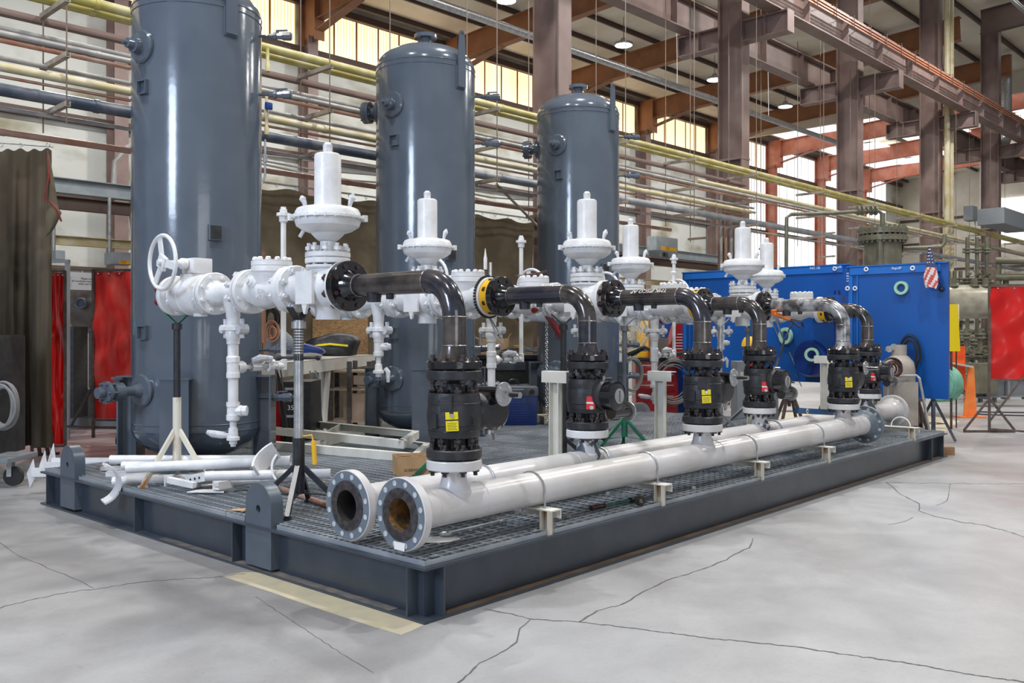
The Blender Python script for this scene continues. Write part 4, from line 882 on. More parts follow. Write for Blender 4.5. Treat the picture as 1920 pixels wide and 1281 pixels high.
def make_drain(L1, long=True):
    """vertical drain assembly, top at z=0, hanging from a tee"""
    t = thing('drain_pipe', '', 'drain pipe')
    m = MB(); m.lathe([(.05, 0), (.05, -.02), (.07, -.03), (.07, -.06), (.05, -.07)], n=20); m.box((0, 0, -.045), (.10, .24, .03)); m.obj('clamp_union', 'white', t, 30)
    m = MB(); m.lathe([(.05, -.05), (.062, -.075), (.062, -.115), (.05, -.135), (.05, -.165), (.042, -.17), (.042, -L1)], n=24); m.obj('upper_pipe', 'white', t)
    for y, r in ((.11, .035), (-.13, .04)): m = MB(); m.cyl((-.04, y, -.05), (.04, y, -.05), r, n=10); m.cyl((0, y, -.12), (0, y, .03), .018, n=8); m.obj('bleed_valve', 'white_rough', t)
    if long:
        m = MB(); m.lathe([(.042, -L1+.08), (.052, -L1+.07), (.052, -L1+.03), (.048, -L1+.028), (.048, -L1-.05), (.052, -L1-.052), (.052, -L1-.09), (.042, -L1-.1)], n=24); m.obj('tee_fitting', 'white', t)
        z = -L1-.01
        m = MB(); m.lathe([(.045, .03), (.05, .08), (.04, .10), (.025, .11), (.018, .12), (.018, .42)], (0, 0, z), (1, 0, 0), 18)
        m.lathe([(.035, .16), (.035, .24)], (0, 0, z), (1, 0, 0), 8); m.lathe([(.04, .30), (.048, .31), (.048, .35), (.04, .36)], (0, 0, z), (1, 0, 0), 12)
        m.obj('side_branch', 'white', t)
        m = MB(); m.cyl((.2, 0, z+.02), (.2, 0, z+.06), .02, n=8); m.tube([(.16, -.02, z+.05), (.22, -.03, z+.07), (.33, -.04, z+.065)], [.022, .03, .018], 7); m.obj('lever_handle', 'white_rough', t)
        m = MB(); m.cyl((.33, 0, z), (.33, -.06, z+.05), .014, n=8); m.obj('needle_handle', 'white', t)
        m = MB(); m.lathe([(.03, z-.03), (.03, z+.055), (.022, z+.06), (.022, .83)], (.46, 0, 0), n=16); m.cyl((.40, 0, z), (.47, 0, z), .03); m.obj('riser_pipe', 'white', t)
        m = MB(); zt = .875; m.lathe([(.022, zt-.05), (.035, zt-.04), (.035, zt), (.055, zt+.005), (.055, zt+.03), (.03, zt+.035), (.03, zt+.06), (.022, zt+.065), (.022, zt+.08), (0, zt+.08)], (.46, 0, 0), n=10); m.obj('riser_cap', 'white', t)
        m = MB(); m.cyl((0, 0, -L1-.09), (0, 0, -L1-.30), .04); m.obj('lower_pipe', 'white', t)
        b = -L1-.28
        m = MB(); m.lathe([(.052, b), (.052, b-.035), (.047, b-.037), (.047, b-.10), (.052, b-.102), (.052, b-.14), (.04, b-.15)], n=24); m.lathe([(.04, .02), (.045, .07), (.04, .075), (.04, .11), (0, .11)], (0, 0, b-.07), (.65, -.75, 0), 8); m.obj('plug_tee', 'white', t)
        m = MB(); m.lathe([(.026, b-.14), (.026, b-.20), (.034, b-.205), (.038, b-.25), (.038, b-.27), (.05, b-.275), (.05, b-.30), (.03, b-.305), (.03, b-.33), (.02, b-.335), (.02, b-.35), (0, b-.35)], n=12); m.obj('drain_valve', 'white', t)
        m = MB(); m.tube([(-.02, .02, b-.265), (-.06, .06, b-.26), (-.11, .12, b-.25), (-.14, .15, b-.235)], [.015, .028, .028, .016], 8); m.obj('lever_handle', 'white_rough', t)
    else:
        b = -L1
        m = MB(); m.lathe([(.046, b+.03), (.046, b-.1), (.052, b-.102), (.052, b-.14), (.04, b-.15), (.026, b-.155), (.026, b-.22), (.034, b-.225), (.038, b-.28), (.055, b-.285), (.055, b-.31), (.03, b-.315), (.03, b-.345), (0, b-.35)], n=16); m.lathe([(.04, .02), (.04, .09), (.03, .1), (.03, .12), (0, .12)], (0, 0, b-.05), (.65, -.75, 0), 10); m.obj('plug_tee', 'white', t)
        m = MB(); m.tube([(.05, -.04, b-.26), (.07, -.06, b-.3), (.07, -.06, b-.40)], [.02, .025, .015], 8); m.obj('lever_handle', 'white_rough', t)
    return t
W6 = ['nearest white', 'second white', 'third white', 'fourth white', 'fifth white', 'farthest white']
regs = [(XF[0], 1.455), (XB[0], 2.50), (XF[1], 1.42), (XB[1], 2.24), (XF[2], 1.40), (XB[2], 2.02)]
chk = [(XF[0], 2.16), (XB[0], 1.99), (XF[1], 2.09), (XB[1], 1.70), (XF[2], 2.07), (XB[2], 1.54)]
R0 = make_reg(); R0['group'] = 'white domed regulators'
rl = ['largest looking white regulator with tall cylinder, nearest the first tank', 'white regulator in front of the middle tank', 'white regulator in front of the farthest tank', 'white regulator just right of the farthest tank, behind its larger neighbour', 'white regulator in front of the blue box, larger of the two there', 'farthest and smallest white regulator, against the blue box']
for i, (x, y) in enumerate(regs):
    r = R0 if i == 0 else dup(R0)
    r.location = (x, y, ZR); r['label'] = rl[i]; r.rotation_euler = (0, 0, 0)
C0 = make_check(); C0['group'] = 'white check valves'
cl = ['white check valve with bolted round lid, left of the nearest regulator', 'white check valve right of the middle tank regulator, beside the yellow ringed flange', 'white check valve behind the second bent pipe with pliers on its lid', 'white check valve right of the fourth regulator, above the lettered pipe', 'white check valve behind the fourth bent pipe, left of the fifth regulator', 'farthest white check valve, against the blue box above the white streaked pipe']
for i, (x, y) in enumerate(chk):
    r = C0 if i == 0 else dup(C0)
    r.location = (x, y, ZR); r['label'] = cl[i]
G0 = make_gate(); G0['group'] = 'white handwheel valves'; T0 = make_tee(); T0['group'] = 'white pipe tees'
DA = make_drain(.34); DA['group'] = 'white drain assemblies'; DB = make_drain(.16, False); DB['group'] = 'white drain assemblies'
for i in range(6):
    x, y = regs[i]
    yt = (y+1.22) if i % 2 == 0 else (y+.70); yg = yt+.60
    t = T0 if i == 0 else dup(T0); t.location = (x, yt, ZR); t['label'] = W6[i]+' pipe tee between the valves, its branch pointing down'
    g = G0 if i == 0 else dup(G0); g.location = (x, yg, ZR); g['label'] = W6[i]+' gear valve with a big round handwheel'+(' in front of the first tank' if i == 0 else ' behind the regulators')
    d = DA if i == 0 else (dup(DA) if i % 2 == 0 else (DB if i == 1 else dup(DB))); d.location = (x, yt, ZR-.235); d['label'] = W6[i]+' vertical drain pipe with small valves, hanging below the pipe tee'
# parts only some of them have: yellow gasket ring, chain and hanging strap of the second flange
for i, lab in ((0, 'yellow ring between white and black flange with a dark chain beside it'), (1, 'yellow ring between flanges seen under the lettered bent pipe'), (2, 'yellow ring between flanges below the white streaked pipe')):
    t = thing('flange_spacer', lab, 'spacer ring', (XB[i], chk[i*2+1][1]-.388, ZR), 0, 'yellow rings between the flanges'); m = MB(); m.lathe([(.10, 0), (.156, 0), (.156, .084), (.10, .084)], (0, 0, 0), (0, 1, 0), 36, True); m.obj('ring', 'yellow', t)
t = thing('clamp_chain', 'dark roller chain wrapped round the white flange left of the yellow ring', 'chain', (XB[0], YBk[1]+.115, ZR))
m = MB()
for k in range(44):
    a = 2*PI*k/44; m.box((.18*math.cos(a), 0, .18*math.sin(a)), (.016, .018, .018), R=Matrix.Rotation(-a, 3, 'Y'))
m.obj('chain_links', 'iron', t, 0)
m = MB(); m.cyl((.02, 0, .18), (.02, 0, .30), .014, n=10); m.obj('tightening_screw', 'galv', t)
m = MB(); m.tube([(-.02, -.02, -.19), (.0, -.05, -.26), (.02, -.09, -.36), (.05, -.12, -.40)], .008, 6); m.tube([(.0, -.02, -.19), (.03, -.06, -.27), (.05, -.12, -.38)], .007, 6); m.obj('clamp_handle', 'galv', t)
# ---------------------------------------------------------------- stands
def pipe_stand(label, x, y, zt, zb, zf=0.34, col='cream_rust', pole='black_paint', spread=.30, hub=None, R0=.028, rot=0, handle=None, vee='green_paint', splay=3):
    t = thing('pipe_stand', label, 'pipe stand', (x, y, zf), rot, 'pipe stands under the white valves'); H = zt-zf; hb = zb-zf
    m = MB(); m.cyl((0, 0, .12), (0, 0, hb), R0*1.25, n=16); m.obj('base_tube', col, t)
    m = MB(); m.cyl((0, 0, hb-.1), (0, 0, H-.06), R0, n=16); m.cyl((0, 0, H-.12), (0, 0, H-.07), R0*1.5, n=12); m.obj('pole', pole, t)
    for k in range(splay):
        a = 2*PI*k/splay+.35; c, s = math.cos(a), math.sin(a)
        m = MB(); m.bar((c*.02, s*.02, hb*.62), (c*spread, s*spread, .012), .034, .034); m.box((c*spread, s*spread, .008), (.06, .06, .014), a); m.bar((c*.02, s*.02, hb*.24), (c*spread*.72, s*spread*.72, hb*.20), .03, .006); m.obj('leg', col, t, 0)
    m = MB()
    for q in (-1, 1): m.bar((0, q*.005, H-.07), (0, q*.115, H+.03), .05, .012)
    m.obj('v_head', vee, t, 0)
    if handle:
        m = MB(); m.cyl((-.155, .0, H-.33), (.155, 0, H-.33), .010); m.lathe([(.035, -.02), (.035, .02)], (0, 0, H-.33)); m.lathe([(0, -.02), (.014, -.014), (.02, 0), (.014, .014), (0, .02)], (-.16, 0, H-.33), n=12); m.lathe([(0, -.02), (.014, -.014), (.02, 0), (.014, .014), (0, .02)], (.16, 0, H-.33), n=12); m.obj('turn_handle', 'iron', t)
    return t
pipe_stand('cream and black tripod pipe stand in front of the first tank', XF[0], 3.56, ZR-.165, 1.07, ZG, 'cream_rust', 'iron', .30, rot=math.radians(41))
s2 = pipe_stand('black tripod pipe stand with yellow handle and round steel pole, nearest one', XF[0], 1.80, ZR-.165, .86, ZG, 'black_paint', 'galv', .34, R0=.035, rot=math.radians(-48-20), handle=1, vee='iron', splay=4)
m = MB(); m.cyl((.105, .03, .50), (.115, .03, .33), .017, n=10); m.tube([(.03, .01, .53), (.09, .03, .54), (.105, .03, .48)], .006, 6); m.obj('release_handle', 'yellow', s2)
m = MB(); m.cyl((0, 0, 1.10), (0, 0, 1.38), .033, n=16)
for k in range(12): m.torus((0, 0, 1.12+k*.02), (0, 0, 1), .034, .004, 16, 5)
m.obj('screw_thread', 'iron', s2)
m = MB(); m.box((-.0, 0, .505), (.07, .004, .07)); m.obj('size_label', 'yellow_tag', s2, 0)
pipe_stand('green tripod pipe stand with blue pole below the third regulator', 5.0, 2.15, ZR-.165, .85, ZG, 'green_paint', 'blue_pipe', .33, rot=.3, vee='galv_dull')
pipe_stand('black tripod pipe stand behind the second black valve', XF[1]-.1, 1.62, ZR-.165, .8, ZG, 'black_paint', 'iron', .33, rot=.8, vee='iron')
pipe_stand('green tripod pipe stand behind the nearest black valve', XB[0]+.02, 2.2, ZR-.165, .8, ZG, 'green_paint', 'iron', .33, rot=.2, vee='iron')
pipe_stand('pale steel pipe stand behind the third black valve', XF[2]+.1, 1.75, ZR-.165, .8, ZG, 'galv_dull', 'galv', .36, rot=.7, vee='galv_dull')
pipe_stand('dark blue pipe stand with green head below the fifth regulator', XB[2]-.1, 2.25, ZR-.165, .8, ZG, 'blue_pipe', 'blue_pipe', .36, rot=.1)
# ---------------------------------------------------------------- loose material on the deck
def on(px, py, z=ZG+.04): return U(px, py, Z=z)
def loose_pipe(label, a, b, r, za=None, m_='white'):
    za = za if za is not None else ZG+r
    A = U(a[0], a[1], Z=za); B = U(b[0], b[1], Z=za)
    if A.x < .06: A = U(a[0], a[1], X=.06); B = U(b[0], b[1], D=(A-CAM).dot(FWD)+.05)
    mb = MB(); mb.pipe(A, B, r, r*.86, 24); o = mb.obj('loose_pipe', m_); return tag(o, label, 'pipe', 'loose white pipes on the skid deck')
loose_pipe('long white loose pipe furthest back in the pile, its open end left', (207, 862), (508, 862), .038, .62)
loose_pipe('long white loose pipe in front of it in the pile, left ends side by side', (238, 878), (545, 864), .043, .585)
loose_pipe('short white loose pipe end peeking out left between two long ones', (229, 873), (470, 872), .033, .56)
loose_pipe('white loose pipe lying behind the black stand legs', (385, 893), (620, 888), .038, .50)
loose_pipe('white loose pipe nearest the lifting lug, its left half under the brackets', (212, 903), (375, 896), .040, .385)
loose_pipe('white loose pipe pointing at the black stand, right end above the lug', (400, 905), (556, 896), .036, .42)
o = loose_pipe('rusty brown steel bar lying slanted on the grating left of the header flanges', (520, 914), (700, 978), .021, ZG+.02, 'copper_pipe'); o.name = 'rusty_bar'; o['category'] = 'steel bar'; del o['group']
# split pipe shells (curved plates)
def shell(label, px, py, z, R, ang, L, rot, tilt):
    m = MB(); n = 14; G = []
    for sgn in (1, .9):
        G.append([[(R*sgn*math.cos(a), v, R*sgn*math.sin(a)) for v in (-L/2, L/2)] for a in [-ang/2+ang*k/n for k in range(n+1)]])
    for g_ in G: m.sheet(g_)
    for v in (0, 1):
        for k in range(n): m.flat([G[0][k][v], G[0][k+1][v], G[1][k+1][v], G[1][k][v]])
    for k in (0, n): m.flat([G[0][k][0], G[0][k][1], G[1][k][1], G[1][k][0]])
    bmesh.ops.remove_doubles(m.bm, verts=m.bm.verts, dist=1e-5)
    o = m.obj('pipe_saddle', 'white'); o.location = U(px, py, Z=z); o.rotation_euler = (tilt, 0, rot); tag(o, label, 'pipe saddle', 'curved white saddle plates'); return o
o = shell('curved white plate hanging over the skid edge at the left', 205, 897, ZG+.04, .17, 2.6, .12, math.radians(-48+40), .12)
o.location = U(184, 908, X=-.14)
shell('curved white plate standing on edge right of the first tank leg', 525, 868, .60, .20, 1.5, .16, math.radians(-48+150), .9)
shell('curved white plate end at the right tip of the long white pipes', 548, 878, .56, .16, 1.4, .10, math.radians(-48+190), .4)
# angle brackets stacked at the left corner
def rel(p, dr, df, dz=0): return p + RIGHT*dr + FWD*df + Vector((0, 0, dz))
for i, (px, py, L, lab) in enumerate(((62, 893, 1.15, 'front most white angle iron with pointed end overhanging the skid corner'), (84, 882, 1.1, 'middle white angle iron with pointed end overhanging the skid corner'), (100, 874, 1.2, 'rear white angle iron with tallest pointed end over the skid corner'))):
    p = U(px, py, X=.15+.09*i); q = rel(p, L, .12-.05*i, 0)
    m = MB(); m.ang(p+Vector((0, 0, .07)), q+Vector((0, 0, .07)), .10, .008); m.ang(p+Vector((0, 0, .0)), q+Vector((0, 0, .0)), .09, .008, up=(0, 0, -1))
    o0 = thing('angle_iron', lab, 'angle iron', (0, 0, 0), 0, 'white angle irons at the skid corner'); m.obj('angle', 'white', o0, 0)
    m = MB(); n_ = (q-p).normalized(); M = face(p, -RIGHT*.55-FWD); m.prism([(-.09, .02), (-.04, -.12), (.05, .0), (.01, .17+.03*i)], M, .008); m.obj('end_plate', 'white', o0, 0)
# small brackets heap
def plate(m, p, rot, tilt, w, l, t=.008): m.box(p, (w, l, t), R=Matrix.Rotation(rot, 3, 'Z') @ Matrix.Rotation(tilt, 3, 'X'))
bl = [('white slotted channel bracket on top of the small bracket heap', 372, 897, .09, 1), ('white channel piece with a cap plate, left in the bracket heap', 345, 905, .07, 2), ('white flat trapezoid plate at the front of the bracket heap', 385, 922, .012, 0), ('white box shaped stub right in the bracket heap', 417, 915, .035, 3), ('white gusset piece lying behind the bracket heap', 395, 903, .05, 4)]
for lab, px, py, dz, k in bl:
    p = U(px, py, Z=ZG+dz); m = MB(); t = thing('bracket_piece', lab, 'bracket', p, math.radians(-48), 'small white brackets heaped on the grating')
    if k == 0: m.prism([(-.13, -.05), (.17, -.07), (.12, .07), (-.06, .06)], Matrix.Identity(4), .008)
    elif k == 1:
        R = Matrix.Rotation(-.62, 4, 'Z') @ Matrix.Rotation(-.22, 4, 'Y')
        m.box(R @ Vector((.02, -.03, 0)), (.30, .008, .07), R=R.to_3x3()); m.box(R @ Vector((.02, 0, .035)), (.30, .06, .008), R=R.to_3x3()); m.box(R @ Vector((.02, .03, 0)), (.30, .008, .07), R=R.to_3x3()); m.mi = 1
        for q in (-.06, 0, .06): m.cyl(R @ Vector((q, -.0345, .0)), R @ Vector((q, -.030, .0)), .012, n=12)
    elif k == 2: m.box((-.02, 0, 0), (.26, .05, .045), R=Matrix.Rotation(-.35, 3, 'Z') @ Matrix.Rotation(.12, 3, 'Y')); m.box((-.145, .045, .01), (.008, .085, .085), -.35)
    elif k == 3: m.chan((-.03, -.07, 0), (.05, .05, .0), .08, .06, .007); m.box((.05, .03, 0), (.06, .008, .07), .3)
    else: m.ang((-.12, 0, .02), (.10, .06, .03), .08, .007); m.box((0, -.05, -.02), (.12, .06, .007), .4)
    m.obj('body', ['white', 'bore_dark'], t, 0)
for i, (px, py, L, h_, lab) in enumerate(((160, 893, .42, .075, 'white square channel piece right behind the left lifting lug'), (200, 885, .36, .05, 'white slotted channel under the left ends of the loose pipes'), (232, 893, .28, .07, 'white tube piece with two bolt holes below the long loose pipes'), (190, 876, .40, .03, 'thin white strip under the left ends of the pipes'))):
    p = U(px, py, X=.16+.05*i); m = MB(); m.chan(p, rel(p, L, .05), .07, h_, .006, side=-1); o = m.obj('channel_piece', 'white', None, 0); tag(o, lab, 'channel', 'white channel pieces under the loose pipes')
# two white rectangular frames stacked
for i, (z, c4, lab) in enumerate(((ZG+.045, [(396, 826), (540, 806), (806, 838), (782, 860)], 'lower white rectangular frame on the deck between first and middle tank'), (ZG+.13, [(490, 806), (527, 789), (785, 815), (756, 834)], 'upper white rectangular frame stacked on another, between first and middle tank'))):
    P = [U(x, y, Z=z) for x, y in c4]; t = thing('rectangular_frame', lab, 'steel frame', (0, 0, 0), 0, 'white rectangular frames')
    for a, b in ((0, 1), (1, 2), (2, 3), (3, 0)):
        m = MB(); m.bar(P[a], P[b], .012, .085); d = (P[b]-P[a]).normalized(); nrm = Vector((-d.y, d.x, 0)); cc = sum(P, Vector())/4; s_ = 1 if nrm.dot(cc-P[a]) > 0 else -1
        m.bar(P[a]+nrm*s_*.03+Vector((0, 0, .04)), P[b]+nrm*s_*.03+Vector((0, 0, .04)), .06, .008); m.obj('side_rail', 'cream', t, 0)
    A = (P[0]*.48+P[3]*.52); B = (P[1]*.48+P[2]*.52); m = MB(); m.bar((P[0]+P[3]*.9)/1.9, (P[1]+P[2]*.9)/1.9, .012, .08); m.obj('cross_rail', 'cream', t, 0)
# carton with parts
p = U(776, 888, Z=ZG); t = thing('carton', 'small open cardboard box on the grating behind the nearest header flange', 'cardboard box', p, math.radians(-30))
m = MB(); W_, D_, H_ = .34, .26, .17
for c, s in (((0, -D_/2, H_/2), (W_, .006, H_)), ((0, D_/2, H_/2), (W_, .006, H_)), ((-W_/2, 0, H_/2), (.006, D_, H_)), ((W_/2, 0, H_/2), (.006, D_, H_)), ((0, 0, .004), (W_, D_, .006))): m.box(c, s)
m.obj('walls', 'cardboard', t, 0)
text('box_print', 'SCREWS', .035, face((-.05, -D_/2-.004, .05), (0, -1, 0)), 'ink', t)
m = MB()
for k in range(9): m.box((random.uniform(-.1, .1), random.uniform(-.07, .07), .10+random.uniform(0, .05)), (.09, .02, .03), random.uniform(0, 3))
m.obj('wooden_wedges', 'wood', t, 0)
m = MB(); q = U(458, 956, Z=ZG+.004); m.prism([(-.12, -.03), (.07, -.07), (.12, .03), (.02, .05)], Matrix.Translation(q) @ Matrix.Rotation(-.8, 4, 'Z'), .004); tag(m.obj('cardboard_scrap', 'cardboard', None, 0), 'brown piece of cardboard lying flat left of the lifting lug', 'cardboard')
m = MB(); q = U(820, 1012, Z=ZG+.003); m.lathe([(0, .004), (.06, .006), (.10, .003), (.11, 0)], n=20); o = m.obj('scrap_plate', 'galv_dull'); o.location = q; o.scale = (1.3, .75, 1); o.rotation_euler = (0, 0, -.7); tag(o, 'flat grey round scrap of metal under the front header flange', 'metal scrap')
# wrench and torch
A = U(842, 1000, Z=ZG+.02); B = U(935, 978, Z=ZG+.02); t = thing('spud_wrench', 'grey spanner lying on the grating beneath the front header pipe', 'wrench')
m = MB(); m.bar(A, B, .022, .012); m.obj('shank', 'galv_dull', t, 0)
m = MB(); d = (B-A).normalized(); m.torus(A-d*.03, (0, 0, 1), .03, .011, 14, 6, math.atan2(d.y, d.x)+.6-PI, math.atan2(d.y, d.x)+2*PI-.6-PI); m.obj('jaw', 'galv_dull', t); m = MB(); m.torus(B+d*.03, (0, 0, 1), .022, .009, 16, 6); m.obj('ring_end', 'galv_dull', t)
A = U(1108, 953, Z=ZG+.03); B = U(1182, 938, Z=ZG+.03); t = thing('grease_gun', 'hand tool with ribbed brown grip and black round head near the skid edge', 'hand tool')
m = MB(); d = (B-A).normalized()
for k in range(10): m.lathe([(.012, 0), (.017, .005), (.012, .01)], A+d*(.03+k*.013), d, 10)
m.cyl(A, A+d*.03, .02, n=12); m.obj('grip', 'stud_rust', t)
m = MB(); m.cyl(A+d*.16, B, .009, n=8); m.obj('rod', 'green_paint', t)
m = MB(); m.cyl(B, B+d*.07, .02, n=10); m.cyl(B+d*.02-Vector((d.y, -d.x, 0))*.03, B+d*.02+Vector((d.y, -d.x, 0))*.03, .014, n=8); m.obj('fitting', 'iron', t)
C_ = U(1200, 938, Z=ZG+.045); tag((lambda m: (m.disc(C_, (.74, .67, 0), .04, .03, 0), m.cyl(C_-FWD*.02, C_-FWD*.07-Vector((0, 0, .02)), .016, n=10), m.obj('rubber_knob', 'rubber'))[-1])(MB()), 'black round knob lying on the grating next to the ribbed hand tool', 'knob')
for i, (px, py) in enumerate(((1065, 968), (1140, 925), (1470, 870), (1300, 915))):
    m = MB(); q = U(px, py, Z=ZG+.014); m.lathe([(0, 0), (.02, 0), (.02, .02), (0, .02)], q-Vector((0, 0, .01)), n=6); o = m.obj('loose_nut', 'galv_dull', None, 0); tag(o, 'small steel nut lying on the grating, %s from the near end' % ordw[[1, 0, 3, 2][i]].replace('first', 'first'), 'nut', 'loose nuts on the grating')
# spirit levels
def level(lab, A, B, h=.06, w_=.03, m_='blue_level'):
    t = thing('spirit_level', lab, 'spirit level', (0, 0, 0), 0, 'blue spirit levels'); m = MB(); m.bar(A, B, w_, h); m.obj('level_body', m_, t, 0)
    d = (B-A).normalized(); n = Vector((d.y, -d.x, 0)); n = n if n.dot(CAM-A) > 0 else -n
    for f in (.12, .5, .88):
        c = A.lerp(B, f)+n*(w_/2+.002); m = MB(); m.disc(c, n, h*.42, .004); m.mi = 1; m.disc(c+n*.003, n, h*.2, .004); m.obj('bubble_window', ['white_paint', 'ink'], t)
    c = A.lerp(B, .70)+n*(w_/2+.001); text('level_print', 'RapidRD', h*.55, face(c, n), 'white_paint', t)
    return t
A = U(1494, 770, X=6.25); B = U(1628, 776, Y=.36); 
level('blue spirit level leaning across behind the fifth black valve', U(1494, 770, Y=.40), U(1620, 777, Y=.40))
level('blue spirit level lying on the rear header behind the farthest valve', U(1646, 747, Y=.92), U(1733, 750, Y=.92))
# chain, clamps, pens
a = U(1025, 602, X=XF[1]-.02); n = 26
m = MB()
for k in range(n):
    z = a.z-.02-k*.038; m.torus((a.x, a.y, z), (1, 0, 0) if k % 2 else (0, 1, 0), .0135, .0045, 12, 5)
o = m.obj('hanging_chain', 'galv', None); tag(o, 'thin steel chain hanging in front of the farthest tank leg', 'chain')
def bar_tool(name, lab, cat, pts, r, m_, grp=None):
    m = MB(); m.tube(pts, r, 8); o = m.obj(name, m_); return tag(o, lab, cat, grp)
p1 = U(1000, 583, Y=2.0); p2 = U(1024, 588, Y=2.0); p3 = U(1042, 612, Y=2.0)
t = thing('chain_clamp', 'red chain clamp with long red handle hanging below the third white check valve', 'clamp')
m = MB(); m.tube([p1, p1.lerp(p2, .5)+Vector((0, 0, .05)), p2], .028, 8); m.obj('clamp_jaw', 'red_tool', t)
m = MB(); q = U(1026, 590, Y=1.9); r_ = U(1053, 632, Y=1.9); m.bar(q, r_, .05, .045); m.obj('clamp_handle', 'red_tool', t, 0)
t = thing('ground_clamp', 'orange red gripping clamp with black lever, left of the white streaked pipe', 'clamp')
m = MB(); m.bar(U(1450, 588, Y=.95), U(1478, 598, Y=.95), .05, .04); m.tube([U(1450, 590, Y=.95), U(1447, 583, Y=.95), U(1455, 582, Y=.95)], .015, 6); m.obj('clamp_jaw', 'orange_light', t, 0)
m = MB(); m.tube([U(1478, 598, Y=.95), U(1490, 600, Y=.95), U(1503, 603, Y=.95), U(1506, 612, Y=.95)], .013, 6); m.tube([U(1480, 600, Y=.95), U(1500, 614, Y=.95)], .012, 6); m.obj('clamp_lever', 'black_paint', t)
m = MB(); q = U(910, 478, X=XB[0]-.05); m.lathe([(.016, 0), (.016, .10), (.012, .11), (.004, .17), (0, .185)], (q.x, q.y, ZR+.235), n=12); o = m.obj('paint_marker', 'white'); tag(o, 'white paint marker standing on the check valve lid beside the yellow ring', 'marker pen')
t = thing('locking_pliers', 'worn grey pliers lying on the third check valve lid', 'pliers'); z = ZR+.245
m = MB(); c0 = Vector((XF[1], 2.1, z)); m.tube([c0+Vector((-.1, .12, 0)), c0+Vector((-.02, .02, .012)), c0+Vector((.03, -.08, .03))], .011, 6); m.tube([c0+Vector((-.12, .08, 0)), c0, c0+Vector((.06, -.14, .05))], .011, 6); m.obj('pliers_body', 'stud_rust', t)
m = MB(); q = U(1270, 497, X=XB[1]); m.lathe([(.02, 0), (.02, .12), (.035, .125), (.035, .14), (.015, .15), (.012, .2), (0, .2)], (q.x, q.y+.05, ZR+.225), n=12); tag(m.obj('grease_nozzle', 'white'), 'small white nozzle standing on the fourth check valve lid', 'nozzle')
# ---------------------------------------------------------------- equipment behind the skid
def cface(p): return face(p, -FWD)        # upright frame facing the viewer side of the hall
RZ = math.atan2(RIGHT.y, RIGHT.x)         # heading of things that stand square to the line of sight
def atD(px, D, z=0): v = CAM + RIGHT*((px-CX)/FPX*D) + FWD*D; v.z = z; return v
def zD(py, D): return CH-(py-HY)*D/FPX
def cbox(name, lab, cat, px0, py0, px1, py1, D, dep, m_, base=None, group=None, rz=0, bev=.01, parent=None):
    w_ = (px1-px0)/FPX*D; z1 = zD(py0, D); z0 = zD(py1, D) if base is None else base
    p = atD((px0+px1)/2, D+dep/2); m = MB(); m.box((0, 0, (z1-z0)/2), (w_, dep, z1-z0), bev=bev)
    o = m.obj(name, m_, parent, 30); o.location = (p.x, p.y, z0); o.rotation_euler = (0, 0, RZ+rz)
    if lab: tag(o, lab, cat, group)
    return o
def cthing(name, lab, cat, px, D, z=0, rz=0, group=None): return thing(name, lab, cat, atD(px, D, z), RZ+rz, group)
# A frame bench
t = thing('steel_bench', 'long cream steel bench with slanted leg between first and middle tank', 'bench')
zb = 1.25; A = U(484, 684, Z=zb); B = U(700, 665, Z=zb); d = (B-A).normalized(); nn = Vector((-d.y, d.x, 0))
m = MB(); m.bar(A-Vector((0, 0, .09)), B-Vector((0, 0, .09)), .06, .18); m.bar(A+nn*.45-Vector((0, 0, .005)), B+nn*.45-Vector((0, 0, .005)), .96, .012); m.obj('bench_top', 'cream', t, 0)
q = U(617, 690, Z=zb-.18) 
for f, (ox, oy) in ((.52, (-.28, 0)), (.12, (-.1, 0)), (.95, (.2, 0))):
    P = A.lerp(B, f); 
    for s_ in (0, .85):
        m = MB(); a0 = P+nn*s_-Vector((0, 0, .17)); b0 = P+nn*s_+d*ox; b0.z = 0; m.chan(a0, b0, .11, .05, .008, up=nn); m.obj('leg', 'cream', t, 0)
bd = lambda f, s_=.4, z=zb+.008: (lambda P: Vector((P.x, P.y, z)))(A.lerp(B, f)+nn*s_)
# things on the bench
P = bd(.10); t = thing('wire_feeder', 'red welding wire feeder with glowing red digits on the bench, left end', 'welding machine', P, RZ+.15)
m = MB(); m.box((0, 0, .13), (.42, .34, .26), bev=.02); m.obj('case', 'red_tool', t); m = MB(); m.box((.215, -.02, .12), (.02, .3, .24)); m.box((.10, -.175, .12), (.20, .02, .24)); m.obj('front_panel', 'black_plastic', t)
m = MB(); m.box((.03, -.188, .19), (.07, .006, .022)); m.box((.14, -.188, .19), (.07, .006, .022)); m.box((.12, -.188, .09), (.02, .006, .05)); m.obj('display', 'red_led', t, 0)
def blob(name, lab, cat, P, sz, m_, seed, grp=None, rz=0):
    random.seed(seed); m = MB(); bmesh.ops.create_icosphere(m.bm, subdivisions=3, radius=1)
    ph = [random.uniform(0, 6) for _ in range(6)]
    for v in m.bm.verts:
        k = 1+.16*math.sin(3*v.co.x+ph[0])+.16*math.sin(4*v.co.y+ph[1])+.12*math.sin(5*v.co.z+ph[2]+3*v.co.x)
        v.co *= k; v.co.z = max(v.co.z, -.6); v.co = Vector((v.co.x*sz[0]/2, v.co.y*sz[1]/2, (v.co.z+.6)*sz[2]/1.6))
    o = m.obj(name, m_, None, 60); o.location = P; o.rotation_euler = (0, 0, RZ+rz); return tag(o, lab, cat, grp)
blob('grey_jacket', 'crumpled grey cloth on the bench behind the black stand pole', 'cloth', bd(.33), (.5, .4, .34), 'unit_grey', 3)
blob('welding_glove', 'yellow tan work glove lying at the bench edge', 'glove', bd(.42, .15), (.42, .22, .07), 'yellow_floor', 4)
